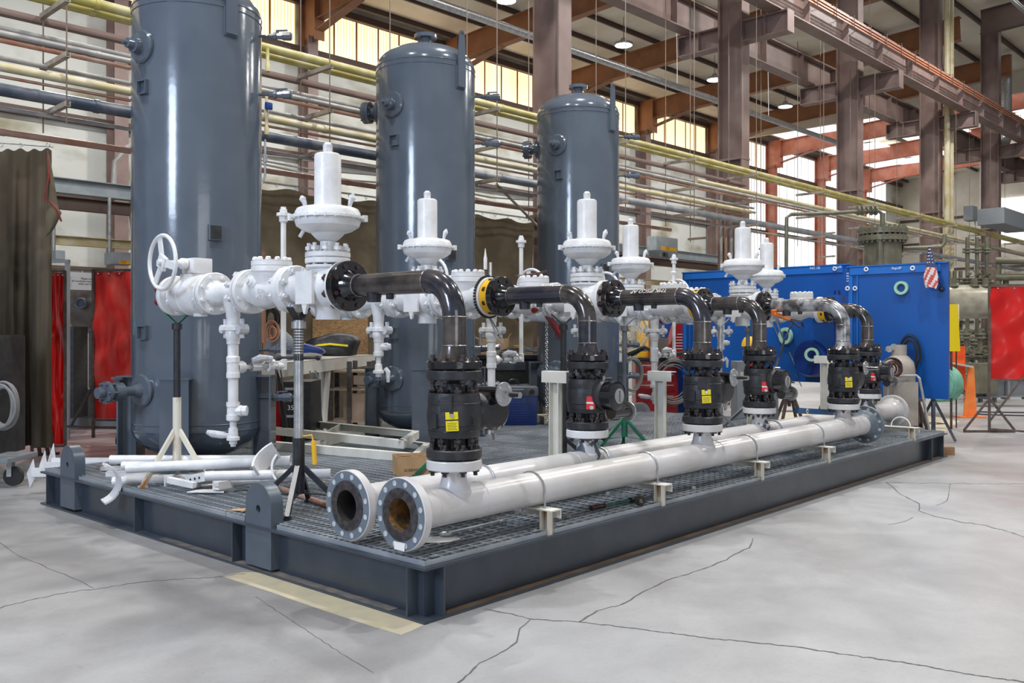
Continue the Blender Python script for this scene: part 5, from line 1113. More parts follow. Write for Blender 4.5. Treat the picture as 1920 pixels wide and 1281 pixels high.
blob('blue_jacket', 'dark blue crumpled jacket on the bench', 'jacket', bd(.56), (.50, .4, .22), 'blue_dark', 5)
t = blob('tool_bag', 'black tool bag with yellow straps on the right end of the bench', 'bag', bd(.80), (.8, .5, .40), 'black_plastic', 6)
m = MB(); m.tube([(-.28, -.24, .16), (0, -.28, .19), (.28, -.22, .16)], .018, 6); m.obj('strap', 'yellow_tag', t)
cbox('osb_board', 'brown chipboard sheet leaning behind the bench', 'board', 586, 588, 690, 668, 16.8, .03, 'osb', base=1.1)
cbox('wooden_post', 'orange brown upright post right behind the first tank edge', 'post', 483, 472, 497, 700, 11.9, .1, 'orange_steel', base=0)
# under the bench
t = cthing('welding_machine', 'black and red welding power source under the bench, beside the first tank leg', 'welding machine', 533, 10.9, 0, 0)
m = MB(); m.box((-.14, .3, .55), (.2, .6, .95), bev=.02); m.obj('side_panel', 'red_tool', t)
m = MB(); m.box((.14, .3, .55), (.36, .6, .98), bev=.02); m.obj('case', 'black_plastic', t)
m = MB()
for k, z in enumerate((.95, .86, .62, .42)): m.box((.12, -.004, z), (.22, .008, .03))
m.obj('front_labels', 'grey_box', t, 0)
text('front_text', '350', .08, face((.1, -.01, .72), (0, -1, 0)), 'white_paint', t)
m = MB()
for x in (-.2, .3):
    for y in (.05, .55): m.cyl((x, y-.02, .06), (x, y+.02, .06), .06, n=16)
m.obj('wheels', 'rubber', t)
def hoses(name, lab, cat, pts, n, m_, spread, r, seed, grp=None):
    random.seed(seed); m = MB()
    for k in range(n):
        P = []
        o_ = [random.uniform(-spread, spread) for _ in range(3)]
        for i in range(len(pts)-1):
            for f in (0, .33, .66): P.append(pts[i].lerp(pts[i+1], f)+RIGHT*(o_[0]+.3*spread*math.sin(k+i*2+f*3))+Vector((0, 0, o_[1]*.5))+FWD*o_[2])
        P.append(pts[-1]+RIGHT*o_[0]); m.tube(P, r, 6)
    return tag(m.obj(name, m_), lab, cat, grp)
hoses('welding_cables', 'grey welding cables hanging below the bench right of the stand pole', 'cable', [atD(585, 12, 1.1), atD(592, 12, .8), atD(600, 12, .4), atD(604, 12, .05)], 5, 'hose_grey', .06, .013, 2)
hoses('cable_bundle', 'black cables hanging down in front of the black welding machine', 'cable', [atD(524, 10.7, 1.18), atD(532, 10.6, .9), atD(541, 10.6, .5), atD(536, 10.6, .25)], 4, 'hose_black', .05, .011, 3)
def coil(name, lab, px, py, D, R, rw, n, m_, r=.012, tilt=0, seed=1, grp=None, oval=1):
    random.seed(seed); m = MB(); c = atD(px, D, zD(py, D))
    for k in range(n):
        ph = random.uniform(0, 6); rr = R*random.uniform(1-rw, 1); off = FWD*random.uniform(-.05, .05); cx = random.uniform(-.02, .02)
        m.tube([c+off+RIGHT*(cx+rr*math.cos(a)*oval*(1+.05*math.sin(2*a+ph)))+Vector((0, 0, rr*math.sin(a)-.04*(1-rr/R))) for a in [2*PI*i/32 for i in range(32)]], r, 6, True)
    return tag(m.obj(name, m_), lab, 'cable coil', grp)
coil('copper_cable_coil', 'copper coloured cable coil behind the red wire feeder', 510, 620, 12.2, .16, .6, 7, 'hose_copper', .011, seed=4, oval=.6)
coil('dark_hose_coil', 'dark hose coil above the copper coloured cables', 508, 596, 12.4, .15, .4, 6, 'hose_black', .014, seed=5, oval=.7)
# dark wooden rack with scrap
t = cthing('tool_rack', 'dark rack with wooden shelf boards behind the bench leg', 'rack', 655, 13.6)
m = MB()
for x in (-.28, .0, .3):
    m.box((x, 0, .6), (.07, .05, 1.2)); m.box((x, .5, .6), (.07, .05, 1.2))
m.obj('uprights', 'frame_dark', t, 0)
for z in (.3, .78, 1.05): m = MB(); m.box((0, .25, z), (.75, .55, .03)); m.obj('shelf', 'plywood', t, 0)
m = MB(); m.box((.16, .02, .52), (.5, .02, .4)); m.box((.18, .02, .92), (.24, .02, .14)); m.obj('back_board', 'plywood', t, 0)
for i, (px, py, L, a) in enumerate(((628, 795, .7, .1), (648, 788, .8, -.1), (665, 792, .7, .25), (640, 800, .9, .02))):
    P = atD(px, 13.1, .03+.05*i); dd = RIGHT*math.cos(a)+FWD*math.sin(a); m = MB(); m.bar(P-dd*L/2, P+dd*L/2, .06, .045); tag(m.obj('steel_offcut', 'galv_dull', None, 0), 'grey steel offcut on the floor under the rack, %s from below' % ordw[i], 'steel offcut', 'steel offcuts under the rack')
# gang box, carton and tools behind the middle tank
t = cthing('job_box', 'large black tool chest behind the white drain pipe, carrying a carton', 'tool chest', 945, 14.6)
m = MB(); m.box((0, .35, .62), (1.25, .7, 1.15), bev=.02); m.obj('chest', 'black_plastic', t); m = MB(); m.box((0, .35, 1.24), (1.35, .78, .07), bev=.01); m.obj('lid', 'black_paint', t)
m = MB(); m.box((0.1, -.02, 1.10), (.5, .03, .14), bev=.01); m.obj('front_tray', 'blue_pipe', t)
m = MB(); m.bar((-.2, -.05, .75), (.75, -.05, .80), .05, .07); m.obj('front_bar', 'galv_dull', t, 0)
t2 = cthing('carton', 'brown cardboard box on the black tool chest', 'cardboard box', 928, 14.9, 1.277); m = MB(); m.box((0, .15, .13), (.46, .36, .26)); m.obj('box', 'cardboard', t2, 0); m = MB(); m.box((-.26, .15, .25), (.14, .36, .01), R=Matrix.Rotation(.5, 3, 'Y')); m.box((.24, .3, .31), (.1, .1, .01), R=Matrix.Rotation(-1, 3, 'Y')); m.obj('flap', 'cardboard', t2, 0)
t2 = cthing('hand_sprayer', 'blue and grey bench vice left on the black tool chest', 'vice', 893, 14.3, 1.277); m = MB(); m.box((-.08, 0, .18), (.22, .1, .09), R=Matrix.Rotation(-.4, 3, 'Y')); m.cyl((.05, 0, .1), (.3, 0, .12), .05); m.box((0, 0, .05), (.14, .14, .1)); m.obj('body', 'blue_pipe', t2); m = MB(); m.cyl((.06, 0, .15), (.06, 0, .36), .018); m.obj('handle', 'galv', t2)
t2 = cthing('wire_heap', 'heap of thin wires with a yellow glove on the tool chest lid', 'wire', 985, 14.6, 1.277); random.seed(8); m = MB()
for k in range(16): a = random.uniform(-.3, .3); m.tube([(-.4+random.uniform(-.1, .1), random.uniform(-.05, .2), .0+random.uniform(0, .08)), (a, random.uniform(-.1, .2), .06+random.uniform(0, .08)), (.35+random.uniform(-.1, .1), random.uniform(-.1, .2), .01+random.uniform(0, .05))], .006, 5)
m.obj('wires', 'rope_wire', t2); m = MB(); m.box((-.12, 0, .13), (.14, .08, .05), bev=.015); m.obj('glove', 'yellow', t2)
t = cthing('portable_heater', 'dark blue box with two black knobs on the deck left of the farthest tank', 'cooler box', 971, 12.6, ZG, .05)
m = MB(); m.box((0, .2, .21), (.54, .40, .41), bev=.02)
for k in range(8): m.box((0, -.003, .06+k*.035), (.42, .01, .008))
m.obj('case', 'blue_dark', t); m = MB(); m.box((0, .19, .47), (.57, .42, .12), bev=.015); m.obj('top_panel', 'blue_pipe', t)
for x in (-.2, .2): m = MB(); m.cyl((x, -.06, .47), (x, -.02, .47), .035, n=16); m.obj('knob', 'black_plastic', t)
m = MB(); m.box((0, -.024, .50), (.16, .006, .016)); m.obj('name_strip', 'grey_box', t, 0)
m = MB(); m.torus((-.05, .2, .56), (0, 1, 0), .07, .014, 20, 8, 0, PI); m.obj('carry_ring', 'black_paint', t)
cbox('floor_board', 'pale board leaning low between the blue box and the farthest tank', 'board', 1012, 782, 1037, 790, 12.7, .5, 'yellow_floor', base=ZG, rz=.2)
# cluster right of the farthest tank
t = cthing('drum_fan', 'cream wire cage fan half hidden behind the farthest tank', 'fan', 1176, 16.2, 0); zc = zD(622, 16.2)
m = MB()
for R_ in (.06, .12, .18, .24, .30): m.torus((0, -.02, zc), (0, 1, 0), R_, .006, 32, 5)
for k in range(36):
    a = 2*PI*k/36; m.tube([(.05*math.cos(a), -.06, zc+.05*math.sin(a)), (.2*math.cos(a+.1), -.07, zc+.2*math.sin(a+.1)), (.36*math.cos(a+.2), 0, zc+.36*math.sin(a+.2))], .005, 4)
m.obj('guard', 'fan_cage', t); m = MB(); m.torus((0, .05, zc), (0, 1, 0), .37, .03, 36, 8); m.obj('rim', 'fan_cage', t)
for k in range(3):
    a = 2*PI*k/3; m = MB(); m.sheet([[(.05*math.cos(a+j*.5), .03+.03*j, zc+.05*math.sin(a+j*.5)), (.3*math.cos(a+j*.9), .03+.05*j, zc+.3*math.sin(a+j*.9))] for j in (0, .5, 1)]); m.obj('blade', 'galv_dull', t)
m = MB(); m.cyl((0, .08, 0), (0, .08, zc-.3), .03); m.box((0, .08, .03), (.6, .45, .05)); m.bar((-.36, .08, zc-.34), (.36, .08, zc-.34), .05, .03); m.obj('stand', 'fan_cage', t, 30)
t = cthing('tool_cabinet', 'red tool cabinet with drawers behind the third white T post', 'tool cabinet', 1232, 16.8)
m = MB(); m.box((0, .3, .62), (.78, .6, 1.0), bev=.02); m.obj('cabinet', 'red_tool', t)
for z in (.42, .62, .82, .99): m = MB(); m.box((0, -.008, z), (.68, .02, .13), bev=.005); h_ = m.obj('drawer', 'red_tool', t); m = MB(); m.box((0, -.026, z+.045), (.6, .012, .014)); m.obj('pull', 'galv', h_, 0)
m = MB(); m.box((0, .3, 1.15), (.95, .7, .05)); m.obj('top_tray', 'black_plastic', t, 0)
for x in (-.3, .3): m = MB(); m.cyl((x-.03, .1, .06), (x+.03, .1, .06), .06, n=16); m.obj('caster', 'rubber', t)
t = cthing('engine_welder', 'dark red machine with sloped panel and printed label above the red cabinet', 'welding machine', 1262, 17.2, 1.175)
m = MB(); m.prism([(-.42, 0), (.42, 0), (.28, .62), (.08, .68), (-.05, .25), (-.42, .18)], face((0, 0, 0), (0, -1, 0)) @ Matrix.Translation((0, 0, -.5)), .5); m.obj('case', 'red_paint', t, 0)
m = MB()
for k in range(6): m.box((.13+.01*(k % 2), -.006, .16+.055*k), (.22-.02*k, .004, .014))
m.obj('panel_print', 'white_paint', t, 0)
cbox('control_box', 'small grey box with a window on the red tool cabinet', 'meter box', 1232, 634, 1252, 660, 16.6, .2, 'grey_vessel', base=1.176)
cbox('blue_bin', 'blue plastic bin behind the third bent pipe', 'bin', 1236, 592, 1292, 640, 18.6, .5, 'blue_dark', base=0)
cbox('yellow_bin', 'yellow orange thing behind the cream fan', 'bin', 1195, 592, 1214, 612, 17.6, .3, 'yellow', base=0)
coil('air_hose_coil', 'large grey cable coil hanging in front of the red cabinet', 1263, 715, 16.7, .44, .35, 9, 'hose_grey', .012, seed=11, oval=.85)
coil('air_hose_loops', 'grey hose loops beside the farthest tank leg, hanging from the black shelf', 1184, 702, 15.8, .32, .3, 6, 'hose_grey', .012, seed=12, oval=.6)
hoses('hose_tangle', 'tangle of dark hoses on the black tray above the red cabinet', 'hose', [atD(1176, 16.2, 1.25), atD(1206, 16.2, 1.4), atD(1240, 16.2, 1.25), atD(1290, 16.2, 1.3)], 6, 'hose_black', .07, .015, 9)
t = cthing('grinder_wheel', 'grey round disc leaning against the green pipe stand', 'disc', 1200, 14.9, .32); 
m = MB(); m.disc((0, 0, .0), (0, 1, 0.1), .17, .02); m.cyl((0, -.03, 0), (0, .02, 0), .03, n=12); m.obj('disc', 'unit_grey', t); m = MB(); m.box((0, .06, -.16), (.3, .2, .32)); m.obj('stand', 'black_plastic', t, 0)
cbox('dark_container', 'tall black container between the red machine and the blue box', 'container', 1290, 600, 1335, 780, 17.5, .8, 'black_plastic', base=0)
cbox('grey_cabinet', 'grey steel cabinet right of the brown stained T post', 'cabinet', 1376, 678, 1398, 768, 13.6, .4, 'unit_grey', base=0)
t = cthing('hard_hat_stack', 'yellow hard hat resting on a red and white can behind the fourth bent pipe', 'hard hat', 1406, 14.2, 1.0)
m = MB(); m.cyl((0, 0, .0), (0, 0, .27), .11); m.obj('can', 'red_tool', t); m = MB(); m.cyl((0, 0, .27), (0, 0, .42), .105); m.obj('can_top', 'galv', t); m = MB(); m.lathe([(.13, .42), (.12, .50), (.08, .56), (0, .58)]); m.obj('hat', 'yellow', t)
cbox('parts_table', 'dark table under the yellow hard hat', 'table', 1385, 693, 1450, 700, 14.0, .6, 'unit_grey', base=0)
# ---------------------------------------------------------------- blue steel boxes on stands
def blue_panel(lab, Xp, y0, y1, z0, z1, th):
    t = thing('blue_steel_box', lab, 'steel box', (Xp, 0, 0), 0, 'blue steel boxes behind the skid')
    m = MB(); m.box((th/2, (y0+y1)/2, (z0+z1)/2), (th, y1-y0, z1-z0)); m.obj('box', 'blue_paint', t, 0)
    m = MB(); m.bar((-.012, y0+.1, z1-.07), (-.012, y1-.05, z1-.07), .02, .11); m.bar((-.012, y1-.06, z0+.1), (-.012, y1-.06, z1-.14), .06, .02, (1, 0, 0)); m.bar((-.012, y1-.16, z0+.1), (-.012, y1-.16, z1-.14), .02, .012, (1, 0, 0)); m.bar((-.006, y0, z1), (-.006, y1, z1), .05, .02); m.obj('edge_strip', 'blue_label', t, 0)
    return t
bR = blue_panel('large blue steel box with a small flag and mint tape roll, at the right', 10.2, .262, 1.70, .69, 2.625, .06)
bL = blue_panel('wide blue steel box left of the one with the flag', 11.0, 1.98, 5.05, .82, 2.73, .3)
def on_blue(px, py, X=10.18): return U(px, py, X=X)
for i, (px, py, X) in enumerate(((1624, 505, 10.165), (1711, 503, 10.165), (1589, 541, 10.165), (1603, 541, 10.165), (1565, 504, 10.96), (1602, 589, 10.165))):
    c = U(px, py, X=X); m = MB(); m.torus(c, (1, 0, 0), .026, .010, 20, 6); o = m.obj('magnet_ring', 'white_paint'); tag(o, 'small white ring on the blue boxes, %s counted from left to right and down' % ordw[i], 'ring', 'small white rings on the blue boxes')
for px, py, s_ in ((1681, 503, 'RapidP'), (1570, 501, 'RapidR')): text('panel_print', s_, .05, face(U(px, py, X=10.165 if px > 1600 else 10.96), (-1, 0, 0)), 'white_paint', bR if px > 1600 else bL).location -= Vector((10.2 if px > 1600 else 11.0, 0, 0))
text('panel_print', '5 8 3 5', .05, face(U(1589, 520, X=10.165)-Vector((10.2, 0, 0)), (-1, 0, 0)) @ Matrix.Rotation(-PI/2, 4, 'Z'), 'white_paint', bR)
text('panel_print', 'NG 1B', .06, face(U(1528, 503, X=10.96)-Vector((11.0, 0, 0)), (-1, 0, 0)), 'white_paint', bL)
def tape(lab, px, py, X, R, r, nrm=(1, 0, 0)):
    c = U(px, py, X=X); m = MB(); m.lathe([(R*.62, -.025), (R, -.025), (R, .025), (R*.62, .025)], c, nrm, 32, True); o = m.obj('tape_roll', 'mint'); return tag(o, lab, 'tape roll', 'mint green tape rolls')
tape('mint green tape roll on the box with the flag', 1690, 540, 10.165, .098, .02)
tape('mint green tape roll left of the fifth bent pipe, upper one', 1473, 630, 10.95, .14, .02, (.9, -.3, 0))
tape('mint green tape roll low on the blue hopper', 1522, 665, 10.42, .11, .02, (.9, .3, 0))
tape('mint green tape roll just left of the fifth valve top', 1546, 664, 10.95, .12, .02, (.6, -.6, 0))
c = U(1535, 690, X=10.88); m = MB()
for k in range(5): m.torus(c+Vector((.0, .05-.03*k, 0)), (.5, -.8, 0), .12, .014, 28, 6)
tag(m.obj('hose_spool', 'mint_hose'), 'pale green hose spool left of the fifth black valve', 'hose spool')
# flag
fp = U(1743, 500, X=10.0); t = thing('small_flag', 'small striped flag with starred corner hanging from a black stick on the blue box', 'flag', fp)
m = MB(); G = []
top = U(1743, 456, X=10.0)-fp; n_ = 14
def fpt(u, v):     # v 0 top .. 1 bottom, u across
    w_ = (.03+.17*min(1, v*1.4))*(1 if v < .85 else 1-.3*(v-.85)/.15); c = Vector((0, .0, .275-.56*v)); return c+Vector((.02*math.sin(u*7+v*3), -(u-.5)*w_-.02*v, -.05*abs(u-.35)*v))
for j in range(16):
    for i in range(12):
        v = j/16; u = i/12; st = int((u*3.2+v*5)*1.4) % 2
        m.mi = 2 if v < .45 else (1 if st else 0)
        m.flat([fpt(u, v), fpt(u+1/12, v), fpt(u+1/12, v+1/16), fpt(u, v+1/16)])
m.obj('cloth', ['flag_white', 'flag_red', 'flag_blue'], t, 60)
m = MB()
for j in range(5):
    for i in range(3): q = fpt(.2+.3*i, .06+.08*j); m.disc(q+Vector((-.012, 0, 0)), (1, 0, 0), .009, .003, n=5)
m.obj('stars', 'flag_white', t)
m = MB(); m.cyl(U(1750, 494, X=10.1)-fp, U(1765, 540, X=10.15)-fp, .009, n=6); m.cyl(Vector((0, 0, .28)), U(1750, 494, X=10.1)-fp, .006, n=6); m.lathe([(.0, 0), (.04, 0), (.03, .02), (0, .03)], U(1765, 542, X=10.17)-fp, (-1, 0, 0), 12); m.obj('stick', 'black_paint', t)
# dark cable coil on the blue box
c = U(1707, 662, X=10.12); random.seed(21); m = MB()
for k in range(9):
    rr = random.uniform(.55, 1); ph = random.uniform(0, .3)
    m.tube([c+Vector((-.01-.012*(k % 3), .17*rr*math.cos(a)*(1 if math.sin(a) > -.4 else .8)+.02*ph, .33*rr*math.sin(a)-.03)) for a in [2*PI*i/28 for i in range(28)]], .0065, 6, True)
tag(m.obj('cable_coil', 'hose_black'), 'black cable coil hanging on the blue box below the flag', 'cable coil')
# blue hopper machine in front of the wide blue box
t = thing('blue_hopper', 'darker blue hopper machine with round drum in front of the wide blue box', 'machine')
a = U(1508, 560, X=10.6); b = U(1590, 700, X=10.6)
m = MB(); m.box(((10.75), (a.y+b.y)/2, (a.z+b.z)/2), (.3, abs(a.y-b.y), a.z-b.z), bev=.03); m.obj('body', 'blue_paint', t)
m = MB(); c = U(1515, 672, X=10.55); m.lathe([(0, 0), (.27, 0), (.30, .05), (.30, .3), (0, .3)], c, (1, -.2, 0), 32); m.obj('drum', 'blue_dark', t)
m = MB(); m.bar(U(1510, 562, X=10.35), U(1580, 562, X=10.35), .3, .14); m.obj('hood', 'blue_paint', t, 0)
m = MB(); m.tube([U(1440, 560, X=10.2), U(1470, 640, X=10.2), U(1505, 560, X=10.2)], .02, 8); m.tube([U(1455, 690, X=10.2), U(1470, 640, X=10.2)], .02, 8); m.obj('brace', 'blue_pipe', t)
m = MB(); m.cyl(U(1570, 545, X=10.4), (U(1570, 545, X=10.4).x, U(1570, 545, X=10.4).y, 0), .05); m.obj('post', 'blue_dark', t)
for i, (px, py) in enumerate(((1480, 660), (1492, 700), (1450, 610), (1465, 700))):
    m = MB(); A = U(px, py, X=10.97); B = A+Vector((0, -.1, -.22)); m.cyl(A, B, .008, n=6); tag(m.obj('steel_rod', 'chrome'), 'short shiny rod stuck among the blue parts, %s from the left' % ordw[[2, 3, 0, 1][i]], 'rod', 'short shiny rods by the blue hopper')
# stands below the blue box
def trestle(lab, px, D, H, col, sp=.3, rz=0):
    t = cthing('jack_stand', lab, 'stand', px, D, 0, rz, 'stands below the blue boxes'); m = MB(); m.cyl((0, 0, H*.5), (0, 0, H), .03, n=10); m.box((0, 0, H), (.14, .14, .02)); m.obj('post', col, t)
    for k in range(4): a = PI/4+PI/2*k; m = MB(); m.bar((0, 0, H*.95), (sp*math.cos(a), sp*math.sin(a), .015), .04, .04); m.bar((sp*.5*math.cos(a), sp*.5*math.sin(a), H*.4), (sp*.5*math.cos(a+PI/2), sp*.5*math.sin(a+PI/2), H*.4), .03, .01); m.obj('leg', col, t, 0)
    return t
trestle('red four legged stand under the blue box with the flag', 1692, 13.25, .68, 'red_paint', .26)
trestle('grey brown stand right of the red stand on a wooden block', 1722, 12.9, .68, 'rusty_steel', .20)
trestle('dark blue stand at the right corner of the blue box', 1750, 13.6, .68, 'blue_pipe', .30, .4)
trestle('rusty stand under the wide blue box', 1480, 15.2, .80, 'rusty_steel', .3)
trestle('grey stand under the wide blue box, right one', 1555, 15.0, .80, 'rusty_steel', .3)
cbox('wood_block', 'short wooden beam on the floor beyond the skid far corner', 'wooden block', 1712, 838, 1786, 856, 12.05, .12, 'wood', base=0, rz=-.1)
m = MB(); c = atD(1768, 15.6, .76); m.lathe([(.10, -.13), (.28, -.14), (.30, -.10), (.30, .10), (.28, .14), (.10, .13)], c, (1, -.3, 0), 36)
for k in range(7): m.torus(c+Vector((1, -.3, 0)).normalized()*(-.10+.033*k), (1, -.3, 0), .30, .018, 36, 6)
tag(m.obj('hose_reel', 'mint_hose'), 'large pale green hose drum right behind the blue box', 'hose reel')
t = cthing('orange_stand', 'orange steel stand with tapered leg right of the blue box', 'steel stand', 1806, 17.6)
m = MB(); m.prism([(-.13, 0), (.13, 0), (.07, 1.0), (-.03, 1.0)], face((.12, 0, 0), (0, -1, 0)), .04); m.box((.12, 0, .01), (.5, .35, .03)); m.obj('tapered_leg', 'orange_light', t, 0)
m = MB(); m.box((-.22, .5, .95), (.62, .8, .85)); m.obj('body', 'orange_paint', t, 0); m = MB(); m.bar((-.5, .05, 1.1), (.12, .05, .98), .4, .03); m.obj('top_plate', 'header', t, 0)
t = cthing('plastic_sheet', 'mustard yellow sheet and white strip on a stand right of the blue box', 'sheet', 1789, 15.4); m = MB(); m.prism([(-.10, 1.32), (.09, 1.32), (.05, 2.12), (-.10, 2.12)], face((0, 0, 0), (0, -1, 0)), .03); m.obj('sheet', 'yellow_tag', t, 0); m = MB(); m.cyl((-.05, 0, 0), (-.05, 0, 1.4), .02); m.obj('post', 'frame_dark', t); m = MB(); m.box((.12, .15, 1.85), (.07, .02, .55)); m.obj('white_strip', 'white_paint', t, 0); m = MB(); m.cyl((.12, .17, 0), (.12, .17, 2.1), .012); m.obj('post', 'frame_dark', t)
# propane bottle on a cart
t = cthing('gas_cylinder_cart', 'beige gas bottle on a wheeled cart in front of the blue box', 'gas bottle', 1686, 12.75)
m = MB(); m.lathe([(0, .32), (.19, .32), (.21, .36), (.21, 1.12), (.19, 1.22), (.12, 1.30), (.06, 1.33), (0, 1.34)], n=32); m.obj('bottle', 'propane', t)
m = MB(); m.lathe([(.10, 1.30), (.10, 1.46)], n=24); m.lathe([(.094, 1.46), (.094, 1.30)], n=24); m.obj('collar', 'propane', t); m = MB(); m.cyl((0, 0, 1.33), (0, 0, 1.42), .025); m.cyl((-.09, -.02, 1.43), (-.09, -.05, 1.43), .045, n=16); m.cyl((-.16, -.02, 1.40), (-.16, -.05, 1.40), .045, n=16); m.cyl((-.2, 0, 1.38), (0, 0, 1.38), .012); m.obj('gauges', 'galv_dull', t)
m = MB(); m.tube([(-.15, -.26, 1.03), (.13, -.26, 1.04), (.15, -.3, 1.0), (.30, -.3, .2), (.34, -.3, .12)], .018, 8); m.tube([(-.25, -.26, 1.03), (-.30, -.26, .3)], .018, 8); m.box((0, 0, .30), (.5, .5, .02)); m.obj('cart_frame', 'galv_dull', t)
m = MB(); m.box((-.04, -.3, .65), (.34, .02, .6)); m.obj('cover', 'propane', t, 0)
m = MB(); m.torus((.16, -.02, .18), (1, .15, 0), .14, .04, 28, 10); m.cyl((.13, -.02, .18), (.2, -.02, .18), .10); m.obj('wheel', 'rubber', t)
coil('brown_cable_coil', 'dark brown cable bundle beside the farthest valve gearbox', 1673, 690, 12.3, .15, .5, 8, 'stud_rust', .012, seed=31, oval=1.0)
# ---------------------------------------------------------------- olive plant in the far bay
t = bthing('olive_vessel', 'olive green vessel top with thick bolted flange above the blue boxes', 'pressure vessel')
c = UB(1655, 500, Y=3.6); 
t.rotation_euler = (0, 0, 0); t.location = BV(c.x, c.y, 0); D_ = (Vector(t.location)-CAM).dot(FWD); s_ = D_/FPX
m = MB(); r1 = 33*s_; m.lathe([(0, 0), (r1, 0), (r1, zD(452, D_))], n=40); m.obj('shell', 'olive', t)
for y0, y1 in ((430, 440), (443, 453)): m = MB(); m.lathe([(0, zD(y1, D_)), (43*s_, zD(y1, D_)), (43*s_, zD(y0, D_)), (0, zD(y0, D_))], n=48); m.obj('flange', 'olive', t)
studs(t, (0, 0, zD(441, D_)), (0, 0, 1), 39*s_, 24, 32*s_, .03, 'olive', .5)
m = MB(); zt = zD(400, D_); m.tube([(0, 0, zD(430, D_)), (0, 0, zt)], 5*s_, 12); m.obj('nozzle', 'olive', t)
m = MB(); L_ = RIGHT*s_; pz = lambda px, py: L_*(px-1655)+Vector((0, 0, zD(py, D_)))
m.tube([pz(1655, 425), pz(1655, 402), pz(1648, 396), pz(1600, 397), pz(1560, 400), pz(1484, 402), pz(1475, 408), pz(1474, 520)], 3.6*s_, 12); m.obj('overhead_line', 'olive', t)
m = MB()
for px in (1609, 1617, 1626, 1634, 1642): m.disc(pz(px, 395), RIGHT, 9*s_ if px != 1626 else 7*s_, 3.4*s_, n=20)
m.obj('valve_flanges', 'olive', t)
m = MB(); m.tube([pz(1687, 466), pz(1730, 465), pz(1765, 463), pz(1771, 455), pz(1771, 440)], 4*s_, 12); m.disc(pz(1690, 466), RIGHT, 9*s_, 3*s_); m.disc(pz(1684, 466), RIGHT, 9*s_, 3*s_); m.obj('side_line', 'olive', t)
m = MB(); m.cyl(pz(1638, 500)-FWD*r1*.9, pz(1638, 442)-FWD*r1*.9, 6*s_); m.obj('side_column', 'olive', t)
t = bthing('cream_vessel', 'long shiny cream horizontal vessel right of the blue box', 'pressure vessel'); t.rotation_euler = (0, 0, RZ)
D2 = 24; s2_ = D2/FPX; t.location = atD(1820, D2, 0)
m = MB(); R_ = 32*s2_; z_ = zD(566, D2); m.lathe([(0, -2.4), (R_*.6, -2.3), (R_*.9, -2.1), (R_, -1.8), (R_, 3.0)], (0, 0, z_), (1, 0, 0), 40); m.obj('shell', 'olive_light', t)
for x in (-1.2, 1.2): m = MB(); m.box((x, 0, (z_-R_)/2+.1), (.15, .7, z_-R_+.3)); m.obj('saddle', 'olive', t, 0)
for k, x in enumerate((-.55, .0, .3)): m = MB(); m.cyl((x, -R_*.4, z_+R_*.3), (x, -R_*.4, z_+R_*.9), .07); m.disc((x, -R_*.4, z_+R_*.9), (0, 0, 1), .13, .05); m.box((x, -R_*.4, z_+R_*.9+.12), (.12, .1, .16)); m.obj('nozzle_valve', 'olive', t)
random.seed(5)
def valve_tree(lab, px, D, z0, z1, w_):
    t = cthing('valve_manifold', lab, 'valve manifold', px, D, 0, 0, 'olive valve manifolds in the far bay'); s_ = D/FPX
    for k in range(3):
        x = (k-1)*w_*.35; m = MB(); m.cyl((x, 0, z0), (x, 0, z1), .055); 
        for j in range(4): z = z0+(z1-z0)*(j+.5)/4; m.disc((x, 0, z), (0, 0, 1), .13, .05, n=14); m.disc((x, 0, z+.08), (0, 0, 1), .13, .05, n=14)
        m.obj('riser', 'olive', t)
        for j in range(3):
            z = z0+(z1-z0)*(j+.7)/4; m = MB(); m.cyl((x-.02, -.05, z), (x-.02, -.26, z+.05), .035, n=10); m.torus((x-.02, -.28, z+.05), (0, 1, 0), .10, .014, 18, 6); m.obj('hand_valve', 'galv_dull' if j % 2 else 'olive', t)
    for z in (z0+(z1-z0)*.2, z0+(z1-z0)*.62): m = MB(); m.cyl((-w_*.6, .05, z), (w_*.6, .05, z), .07); m.disc((-w_*.3, .05, z), (1, 0, 0), .13, .06); m.disc((w_*.2, .05, z), (1, 0, 0), .13, .06); m.obj('cross_line', 'olive', t)
    return t
valve_tree('olive pipe manifold with small handwheels below the cream vessel', 1838, 21.5, 0, 1.75, .95)
valve_tree('olive pipe manifold just right of the mustard yellow sheet', 1808, 22.5, .2, 1.55, .6)
valve_tree('tall olive valve stack above the cream vessel, left of the right red screen', 1832, 26, 1.0, 4.4, .8)
valve_tree('short olive valve stack left of the tall one', 1790, 27, 1.0, 3.5, .5)
for i, (y0, y1, lab) in enumerate(((489, 490, 'upper olive pipe running to the right photo edge above the red screen'), (520, 519, 'lower olive pipe running to the right photo edge just above the red screen'))):
    m = MB(); m.cyl(atD(1868, 25, zD(y0, 25)), atD(1990, 24, zD(y1, 24)), .10, n=16); m.cyl(atD(1872+14*i, 25, zD(y0, 25)), atD(1872+14*i, 25, 0), .08, n=12); tag(m.obj('olive_line', 'olive'), lab, 'pipe')
m = MB(); a = atD(1810, 20.5, .55); b = atD(1990, 20.2, .62); m.ibeam(a-Vector((0, 0, .1)), b-Vector((0, 0, .1)), .55, .3, .02, .03)
for k in range(4): p = a.lerp(b, .2+.22*k); m.box((p.x, p.y, .4), (.05, .3, .5), RZ)
o = m.obj('far_skid', 'unit_grey', None, 0); tag(o, 'long grey skid beam on the floor behind the right red screen', 'skid beam')
cbox('olive_skid_deck', 'olive block with yellow markings under the far manifold', 'skid block', 1822, 682, 1858, 718, 20.0, .6, 'olive', base=.3)
